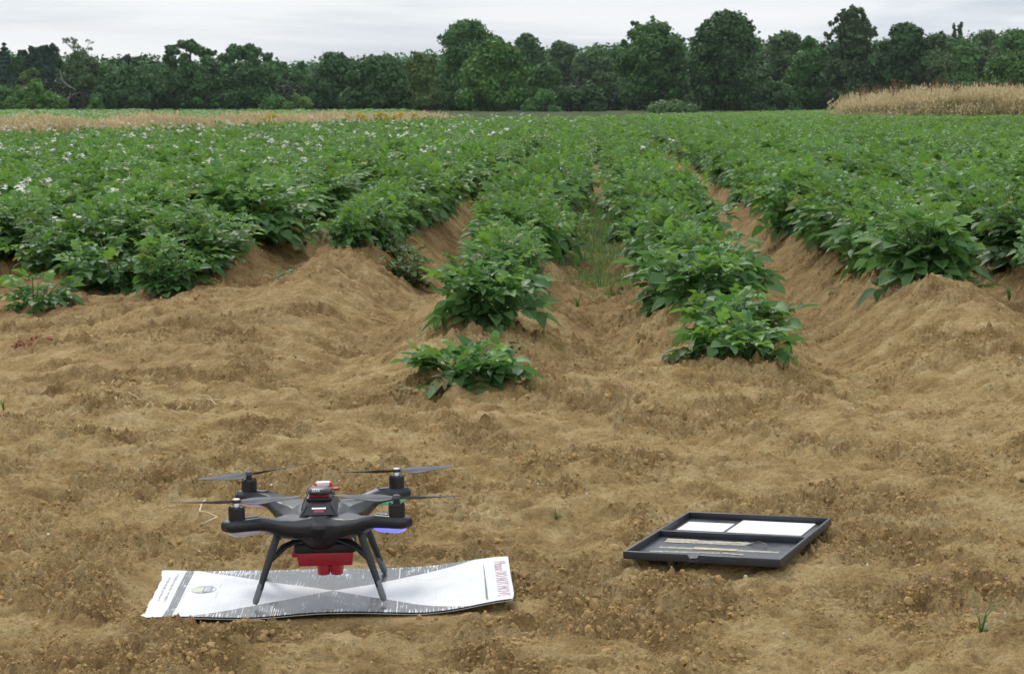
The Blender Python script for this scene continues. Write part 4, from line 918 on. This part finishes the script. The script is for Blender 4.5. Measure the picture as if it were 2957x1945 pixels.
# front wall with the thumb notch
for s in (-1, 1):
    a, b_ = ((-hw, -.031) if s < 0 else (-.003, hw)); mb.box(((a + b_) / 2, -hh + wt / 2, -TD / 2), (b_ - a, wt, TD), .0012)
nst = 9; prof = [(-.031 + .028 * i / nst, -TD * .80 * math.sin(math.pi * i / nst)) for i in range(nst + 1)]
mb.poly([(x_, -hh + .0004, z_) for x_, z_ in prof] + [(-.003, -hh + .0004, -TD), (-.031, -hh + .0004, -TD)], (0, wt - .0008, 0))
mb.build('rim', M['tray'], tray, angle=40)
mb = MB(); mb.box((-.017, -hh + wt + .006, -TD + .006), (.026, .012, .006), .002); mb.build('thumb_recess', M['tray'], tray, angle=40)
mb = MB(); mb.box((0, 0, -TD + .0002), (TW - .006, TH_ - .006, .0026)); mb.build('floor', M['trayfloor'], tray)
mb = MB(); mb.box((-.002, .008, -TD / 2 - .0006), (TW - 2 * wt + .001, .0045, TD - .0014), .001); mb.build('divider', M['tray'], tray, angle=40)
fz = -TD + .0016
mb = MB(); mb.box((.0545, .153, fz + .0018), (.176, .146, .0034), .003, seg=2); mb.build('white_card', M['panel'], tray, angle=40)
mb = MB(); mb.box((-.101, .139, fz + .0006), (.113, .101, .0010), .0004); mb.build('white_sticker', M['paper'], tray)
def tape(x0, y0, x1, y1, wd, mt, lift=0, seed=0):
    rng = np.random.default_rng(seed); n = 26; V = []
    for i in range(n + 1):
        t = i / n; e0 = rng.normal(0, .0008); e1 = rng.normal(0, .0008) - (.004 if mt == 'tapeworn' and rng.random() < .3 else 0)
        V += [(x0 + (x1 - x0) * t, y0 + (y1 - y0) * t - wd / 2 + e0, fz + .0003 + lift), (x0 + (x1 - x0) * t, y0 + (y1 - y0) * t + wd / 2 + e1, fz + .0003 + lift + .0006 * rng.random())]
    V = np.array(V); n2 = len(V); Q = np.array([(2 * i, 2 * i + 2, 2 * i + 3, 2 * i + 1) for i in range(n)]); Vb = V - (0, 0, .0003)
    obj('tape_strip', mesh_np('tape_strip', np.concatenate([V, Vb]), [Q, (Q + n2)[:, ::-1]], M[mt]), tray)
tape(-.143, -.036, .048, -.032, .036, 'tapeworn', 0, 1); tape(-.145, -.024, -.07, -.022, .012, 'tape', .0006, 2); tape(-.14, -.052, -.08, -.05, .010, 'tape', .0006, 3); tape(-.03, -.042, .03, -.02, .009, 'tape', .0006, 4)
tape(-.134, -.112, .137, -.102, .016, 'tapeworn', 0, 5); tape(-.057, -.107, .043, -.105, .020, 'tape', .0007, 6)
tape(-.141, -.160, .015, -.142, .012, 'tapeworn', 0, 7); tape(.02, -.142, .07, -.15, .008, 'tape', .0005, 8)
mb = MB(); mb.loft([[Vector((.048, -.030, fz + .001)), Vector((.050, -.038, fz + .001)), Vector((.050, -.038, fz + .0015)), Vector((.048, -.030, fz + .0015))], [Vector((.075, -.046, fz + .010)), Vector((.076, -.051, fz + .012)), Vector((.076, -.051, fz + .0125)), Vector((.075, -.046, fz + .0105))], [Vector((.098, -.052, fz + .006)), Vector((.096, -.062, fz + .009)), Vector((.096, -.062, fz + .0095)), Vector((.098, -.052, fz + .0065))]]); mb.build('loose_tape', M['tape'], tray)
for x_ in (-.042, .029):
    mb = MB(); mb.lathe((x_, -hh + .017, fz), [(.0026, 0), (.0026, .010), (.0018, .0125), (.0004, .013)], 12); mb.build('stud', mat('stud_black', (.012, .012, .016), .4), tray, angle=40)

# ------------------------------------------------------------------ the drone
M['shell'] = mat('drone_shell', (.014, .0155, .019), .40, spec=.5, var=.06, vscale=30, bump=.08, bscale=1500)
M['legm'] = mat('leg_plastic', (.016, .017, .019), .38, var=.1)
M['black'] = mat('black_plastic', (.012, .012, .013), .45, var=.1); M['gloss'] = mat('gloss_black', (.010, .010, .012), .15); M['grey'] = mat('grey_rubber', (.17, .175, .18), .6, var=.1)
M['propm'] = mat('propeller_plastic', (.085, .090, .100), .62, spec=.3, var=.05); M['silver'] = mat('silver_cap', (.75, .76, .78), .3, metal=.9)
M['red'] = mat('red_housing', (.42, .018, .035), .38, var=.08, vscale=60); M['redl'] = mat('red_label', (.46, .05, .08), .5); M['white'] = mat('white_print', (.85, .85, .85), .5)
M['blue'] = mat('blue_plug', (.01, .07, .35), .4); M['orange'] = mat('orange_plug', (.55, .10, .05), .5); M['bag'] = mat('grey_foam', (.16, .18, .20), .7, var=.5, vscale=120)
M['led'] = mat('led_white', (.9, .9, 1), .3, emit=((.80, .78, 1.0), 1.6))
M['lensp'] = mat('lamp_violet', (.3, .28, .8), .3, emit=((.18, .20, .95), .8)); M['lensg'] = mat('lamp_green', (.08, .4, .2), .3, emit=((.05, .42, .18), .25))
M['lensr'] = mat('lamp_pink', (.62, .38, .42), .3, emit=((.6, .25, .3), .08)); M['lensw'] = mat('lamp_clear', (.55, .53, .62), .3, emit=((.5, .48, .7), .05))
YAW = .061
dr = empty('drone', (-.394, 3.885, .0005), label='black quadcopter drone with red camera box standing on the target mat', cat='drone'); dr.rotation_euler = (-.026, -.012, YAW)
# body shell: belly, deck and four arms fused into one skin
mb = MB()
def sring(z, a, b_, n=32, e=2.6, yo=0): return [Vector((math.copysign(abs(math.cos(t)) ** (2 / e), math.cos(t)) * a, math.copysign(abs(math.sin(t)) ** (2 / e), math.sin(t)) * b_ + yo, z)) for t in np.linspace(0, 2 * math.pi, n, endpoint=False)]
mb.loft([sring(.088, .030, .045), sring(.094, .035, .060), sring(.108, .043, .082), sring(.122, .054, .098), sring(.137, .068, .112), sring(.147, .080, .118), sring(.154, .080, .116), sring(.163, .062, .100), sring(.169, .050, .090), sring(.172, .044, .080)])
def arm(sx, sy):
    path = [((.010, .02), .140, .060, .022), ((.040, .070), .144, .058, .023), ((.068, .098), .147, .043, .020), ((.090, .117), .1545, .031, .0165), ((.107, .130), .1635, .0255, .0140), ((.122, .140), .1675, .0252, .0140), ((.162, .165), .1685, .0245, .0130), ((.175, .1735), .1687, .0215, .0120), ((.1825, .1785), .1687, .0130, .0090)]
    rings = []
    for i, ((x, y), z, w_, h_) in enumerate(path):
        a = path[max(0, i - 1)][0]; c = path[min(len(path) - 1, i + 1)][0]; d = Vector((c[0] - a[0], c[1] - a[1])).normalized(); px, py = -d.y, d.x
        # flat top, bevelled shoulder, upright flank, rounded underside
        pr_ = [(-.62, 1.0), (.62, 1.0), (1.0, .42), (1.0, -.25), (.82, -.78), (.5, -1.0), (-.5, -1.0), (-.82, -.78), (-1.0, -.25), (-1.0, .42)]
        rings.append([Vector(((x + px * q * w_) * sx, (y + py * q * w_) * sy, z + r * h_)) for q, r in pr_])
    mb.loft(rings if sx * sy > 0 else [r[::-1] for r in rings])
for sx in (-1, 1):
    for sy in (-1, 1): arm(sx, sy)
bmesh.ops.recalc_face_normals(mb.bm, faces=mb.bm.faces[:])
me = bpy.data.meshes.new('t'); mb.bm.to_mesh(me); mb.bm.free(); tmp = bpy.data.objects.new('t', me); C.objects.link(tmp)
md = tmp.modifiers.new('r', 'REMESH'); md.mode = 'VOXEL'; md.voxel_size = .0021; md2 = tmp.modifiers.new('s', 'SMOOTH'); md2.factor = .5; md2.iterations = 3
me = bpy.data.meshes.new_from_object(tmp.evaluated_get(bpy.context.evaluated_depsgraph_get())); bpy.data.objects.remove(tmp)
me.name = 'body'; me.materials.clear(); me.materials.append(M['shell']); me.polygons.foreach_set('use_smooth', np.ones(len(me.polygons), bool)); me.set_sharp_from_angle(angle=R_(55))
obj('body', me, dr)
# battery with its sloping lit face
mb = MB(); n_ = 4
def rect(z, x, y0, y1): return [Vector((-x, y0, z)), Vector((x, y0, z)), Vector((x, y1, z)), Vector((-x, y1, z))]
mb.loft([rect(.160, .0405, -.086, .088), rect(.168, .0395, -.0855, .085), rect(.1905, .0250, -.062, .078), rect(.1925, .0238, -.060, .076)])
bmesh.ops.bevel(mb.bm, geom=[e for e in mb.bm.edges if abs(e.verts[0].co.z - e.verts[1].co.z) > .001], offset=.0025, segments=2, affect='EDGES', profile=.5)
bat = mb.build('battery', M['shell'], dr, angle=35)
sl = Vector((0, .026, .0225)).normalized(); nn = Vector((0, -sl.z, sl.y)); fc = Vector((0, -.0753, .1790)) + nn * .0004
def face_pt(x, s, lift=0): return Vector((x, 0, 0)) + fc + sl * s + nn * lift
mb = MB(); mb.poly([face_pt(-.031, -.0135), face_pt(.031, -.0135), face_pt(.0205, .0138), face_pt(-.0205, .0138)], nn * .0012); mb.build('face_panel', M['gloss'], bat)
for k in range(8):
    mb = MB(); c = face_pt(-.0126 + .0036 * k, .0035, .0014); mb.box(c, (.0026, .0026, .0012), .0004, rot=Matrix((Vector((1, 0, 0)), sl, nn)).transposed().to_quaternion()); mb.build('status_light', M['led'], bat)
mb = MB(); mb.poly([face_pt(-.0100, -.0068, .0012), face_pt(.0100, -.0068, .0012), face_pt(.0100, .0005, .0012), face_pt(-.0100, .0005, .0012)], nn * .0004); mb.build('red_badge', M['redl'], bat)
for sx in (-1, 1):
    mb = MB(); mb.poly([Vector((sx * .0365, -.082, .1690)), Vector((sx * .0335, -.0825, .1700)), Vector((sx * .0235, -.0655, .1870)), Vector((sx * .0255, -.064, .1865))], (sx * .0005, -.0016, .0012)); mb.build('vent_slot', M['black'], bat)
# mount, red receiver and light sensor pod on the top
mb = MB(); mb.box((0, -.022, .1965), (.052, .064, .008), .002); mb.box((.004, .020, .1965), (.050, .04, .009), .002); mb.build('top_mount', M['black'], dr, angle=40)
mb = MB(); mb.box((0, -.030, .2032), (.041, .040, .0050), .0015); mb.box((.003, .020, .2060), (.044, .044, .0100), .003); mb.box((.006, .030, .2145), (.036, .026, .0085), .003); mb.box((.033, .012, .2075), (.012, .016, .0050), .0015); rx = mb.build('red_receiver', M['red'], dr, angle=40)
mb = MB(); mb.box((.006, .0168, .2155), (.026, .001, .0048)); mb.box((.006, .029, .2190), (.026, .018, .0006)); mb.build('white_label', M['white'], rx)
mb = MB(); mb.loft([sring(.2052, .014, .017, 28, 3, -.034), sring(.2065, .0215, .024, 28, 3, -.034), sring(.2105, .0240, .0265, 28, 3, -.034), sring(.2150, .0235, .0260, 28, 3, -.034), sring(.2182, .0195, .0220, 28, 3, -.034), sring(.2192, .012, .014, 28, 3, -.034)]); pod = mb.build('sensor_pod', mat('pod_plastic', (.045, .046, .05), .35, var=.05), dr, True)
tm = text_mesh('3DR', .0095, M['white'], .0002); o = obj('lettering', tm, pod, loc=(-.006, -.0585, .2163), rot=(R_(48), 0, 0))
mb = MB(); mb.tube([(-.024, -.03, .203), (-.030, -.036, .196), (-.034, -.05, .186), (-.036, -.06, .176)], .0011, 6); mb.tube([(-.020, .005, .213), (-.027, -.004, .210), (-.028, -.016, .206), (-.024, -.02, .2)], .0010, 6); mb.build('cable', M['black'], dr, True)
# motors, propellers, bays and lamps
def blade_mesh(ccw, flip):
    """one blade along +x, twisted, cambered, with its own thickness"""
    R0 = .1290; rs = np.linspace(.006, R0, 20); V = []; nC = 7
    sgn = 1 if ccw else -1
    for r in rs:
        t = r / R0; ch = .0285 * np.interp(t, (.04, .15, .28, .45, .75, .95, 1), (.30, .62, .98, .95, .60, .30, .10)); pit = R_(np.interp(t, (0, .2, .5, 1), (26, 24, 15, 8)))
        le = .42 * ch
        for j in range(nC):
            q = j / (nC - 1); xo_ = le - q * ch; cam = .07 * ch * (1 - (2 * q - 1) ** 2)
            yy_, zz_ = xo_ * math.cos(pit), xo_ * math.sin(pit) + cam
            V.append((r, sgn * yy_, zz_ + .002 * t * t * 2))
    V = np.array(V); n = len(rs); ix = np.arange(n * nC).reshape(n, nC); Q = np.stack([ix[:-1, :-1], ix[1:, :-1], ix[1:, 1:], ix[:-1, 1:]], -1).reshape(-1, 4); m_ = len(V)
    rim = np.concatenate([ix[0, :], ix[1:, -1], ix[-1, -2::-1], ix[-2:0:-1, 0]]); r2 = np.roll(rim, -1)
    return mesh_np('blade', np.concatenate([V, V - (0, 0, .0011)]), [Q, (Q + m_)[:, ::-1], np.stack([rim, rim + m_, r2 + m_, r2], -1)], M['propm'], True)
BL = {True: blade_mesh(True, 0), False: blade_mesh(False, 0)}
def motor(sx, sy, az, ccw, silver, lamp):
    x, y = sx * .158, sy * .163
    mb = MB(); mb.lathe((x, y, .180), [(.0150, 0), (.0165, .001), (.0165, .0095), (.0160, .010), (.0165, .0105), (.0165, .0235), (.0150, .0260), (.0100, .0262)], 28)
    for k in range(6): a = k * math.pi / 3; mb.box((x + math.cos(a) * .0128, y + math.sin(a) * .0128, .2068), (.005, .0035, .002), .0006, rot=Euler((0, 0, a)))
    mo = mb.build('motor', M['black'], dr, angle=30)
    mb = MB(); mb.lathe((x, y, .2062), [(.0066, 0), (.0060, .0075), (.0056, .0085)], 16); mb.build('shaft', M['silver'] if silver else M['black'], mo, angle=30)
    pr = bpy.data.objects.new('propeller', None); C.objects.link(pr); pr.parent = dr; pr.location = (x, y, .2175); pr.rotation_euler = (0, 0, az - YAW); pr.empty_display_size = .05
    mb = MB(); mb.lathe((0, 0, -.0038), [(.0062, 0), (.0088, .001), (.0092, .0042), (.0080, .0062)], 22); mb.build('hub', M['propm'] if not silver else M['black'], pr, angle=30)
    mb = MB(); mb.lathe((0, 0, .0024), [(.0074, 0), (.0074, .0016), (.0060, .0026), (.001, .0028)], 22); mb.build('cap', M['silver'] if silver else M['propm'], pr, angle=30)
    for q in (0, math.pi): obj('blade', BL[ccw], pr, rot=(0, 0, q))
    d = Vector((-sx * .85, -sy * .53, 0)).normalized(); c = Vector((x, y, .1822)) + d * .027
    mb = MB(); mb.box(c, (.034, .017, .0022), .0006, rot=Euler((0, 0, math.atan2(d.y, d.x)))); mb.build('motor_bay', M['gloss'], dr)
    mb = MB(); c = Vector((x, y, .0)) + d * .018; ang = math.atan2(d.y, d.x)
    rings = []
    for z, a, b_ in ((.1475, .026, .0125), (.1505, .033, .0165), (.1575, .038, .019), (.1585, .038, .019)):
        rings.append([Vector((c.x + p_.x * math.cos(ang) - p_.y * math.sin(ang), c.y + p_.x * math.sin(ang) + p_.y * math.cos(ang), z)) for p_ in sring(0, a, b_, 28, 3)])
    mb.loft(rings); mb.build('lamp_lens', M[lamp], dr, True)
motor(-1, -1, R_(11), True, True, 'lensw'); motor(1, -1, R_(-6), False, False, 'lensp'); motor(-1, 1, R_(40), False, False, 'lensr'); motor(1, 1, R_(14), True, True, 'lensg')
# legs with a brace and a grey foot sleeve
for sx in (-1, 1):
    for sy in (-1, 1):
        T = Vector((sx * .078, sy * .090, .150)); Fo = Vector((sx * .128, sy * .128, .006)); d = Fo - T
        ax_ = d.normalized(); u = ax_.cross(Vector((sx * .7, sy * .7, 0)).normalized()).normalized(); v = ax_.cross(u)
        def sec(p_, a, b_): return [p_ + u * q * a + v * r * b_ for q, r in ((-1, -.5), (-.5, -1), (.5, -1), (1, -.5), (1, .5), (.5, 1), (-.5, 1), (-1, .5))]
        mb = MB(); mb.loft([sec(T, .0070, .0062), sec(T + d * .35, .0077, .0064), sec(T + d * .55, .0072, .0060), sec(T + d * .97, .0054, .0048)])
        Bp = Vector((sx * .036, sy * .070, .120)); J = T + d * .42
        d2 = J - Bp
        u2 = d2.normalized().cross(v).normalized()
        def sec2(p_, a, b_): return [p_ + u2 * q * a + v * r * b_ for q, r in ((-1, -.6), (-.6, -1), (.6, -1), (1, -.6), (1, .6), (.6, 1), (-.6, 1), (-1, .6))]
        mb.loft([sec2(Bp, .0072, .0055), sec2(Bp + d2 * .55 + Vector((0, 0, .006)), .0068, .0055), sec2(J + d * .04, .0062, .0055)])
        lg = mb.build('leg', M['legm'], dr, angle=35)
        mb = MB(); mb.loft([sec(T + d * .76, .0050, .0060), sec(T + d * .78, .0058, .0068), sec(T + d * .93, .0062, .0062), sec(T + d * 1.0, .0060, .0058), sec(T + d * 1.035, .0035, .0035)]); mb.build('foot', M['grey'], lg, angle=35)
# camera rig under the belly
mb = MB(); mb.box((.010, -.018, .0965), (.126, .085, .018), .003); mb.build('camera_plate', M['black'], dr, angle=40)
mb = MB(); mb.box((.010, -.018, .0735), (.116, .080, .028), .003, taper=.95); mb.box((-.047, -.020, .0835), (.022, .07, .010), .002); hs_ = mb.build('camera_housing', M['red'], dr, angle=40)
for lx, ly in ((.006, -.046), (.033, -.046), (.006, -.014), (.033, -.014)):
    mb = MB(); mb.lathe((lx, ly, .0405), [(.0112, 0), (.0125, .0012), (.0130, .006), (.0130, .0205)], 24); mb.build('lens_barrel', M['red'], hs_, angle=40)
mb = MB(); mb.box((.0195, -.038, .052), (.022, .024, .014), .004); mb.build('lens_bridge', M['red'], hs_, angle=40)
mb = MB(); mb.tube([(.052, -.020, .113), (.066, -.028, .110), (.073, -.032, .096), (.072, -.032, .085), (.062, -.030, .079)], .0013, 6); mb.build('white_cable', M['white'], dr, True)
mb = MB(); mb.tube([(.040, -.034, .112), (.055, -.036, .118), (.066, -.034, .108), (.068, -.034, .092)], .0014, 6); mb.tube([(.030, -.030, .110), (.046, -.040, .114), (.060, -.030, .112)], .0016, 6); mb.build('black_cable', M['black'], dr, True)
mb = MB(); mb.box((.036, -.046, .1110), (.007, .008, .009), .001, rot=Euler((0, .5, 0))); mb.build('blue_plug', M['blue'], dr)
mb = MB(); mb.box((.046, -.042, .1140), (.009, .006, .0055), .001); mb.box((.059, -.040, .1135), (.010, .006, .005), .001); mb.build('orange_plug', M['orange'], dr)
b = bmesh.new(); bmesh.ops.create_icosphere(b, subdivisions=3, radius=1)
for v_ in b.verts: v_.co = Vector((v_.co.x * .019, v_.co.y * .016, v_.co.z * .0095)) * (1 + .22 * float(noise(np.array([v_.co.x * 3.1 + 5]), np.array([v_.co.y * 3.1 + v_.co.z * 2.3]))[0]))
me = bpy.data.meshes.new('foam_pad'); b.to_mesh(me); b.free(); me.materials.append(M['bag']); obj('foam_pad', me, dr, loc=(-.030, -.035, .109))
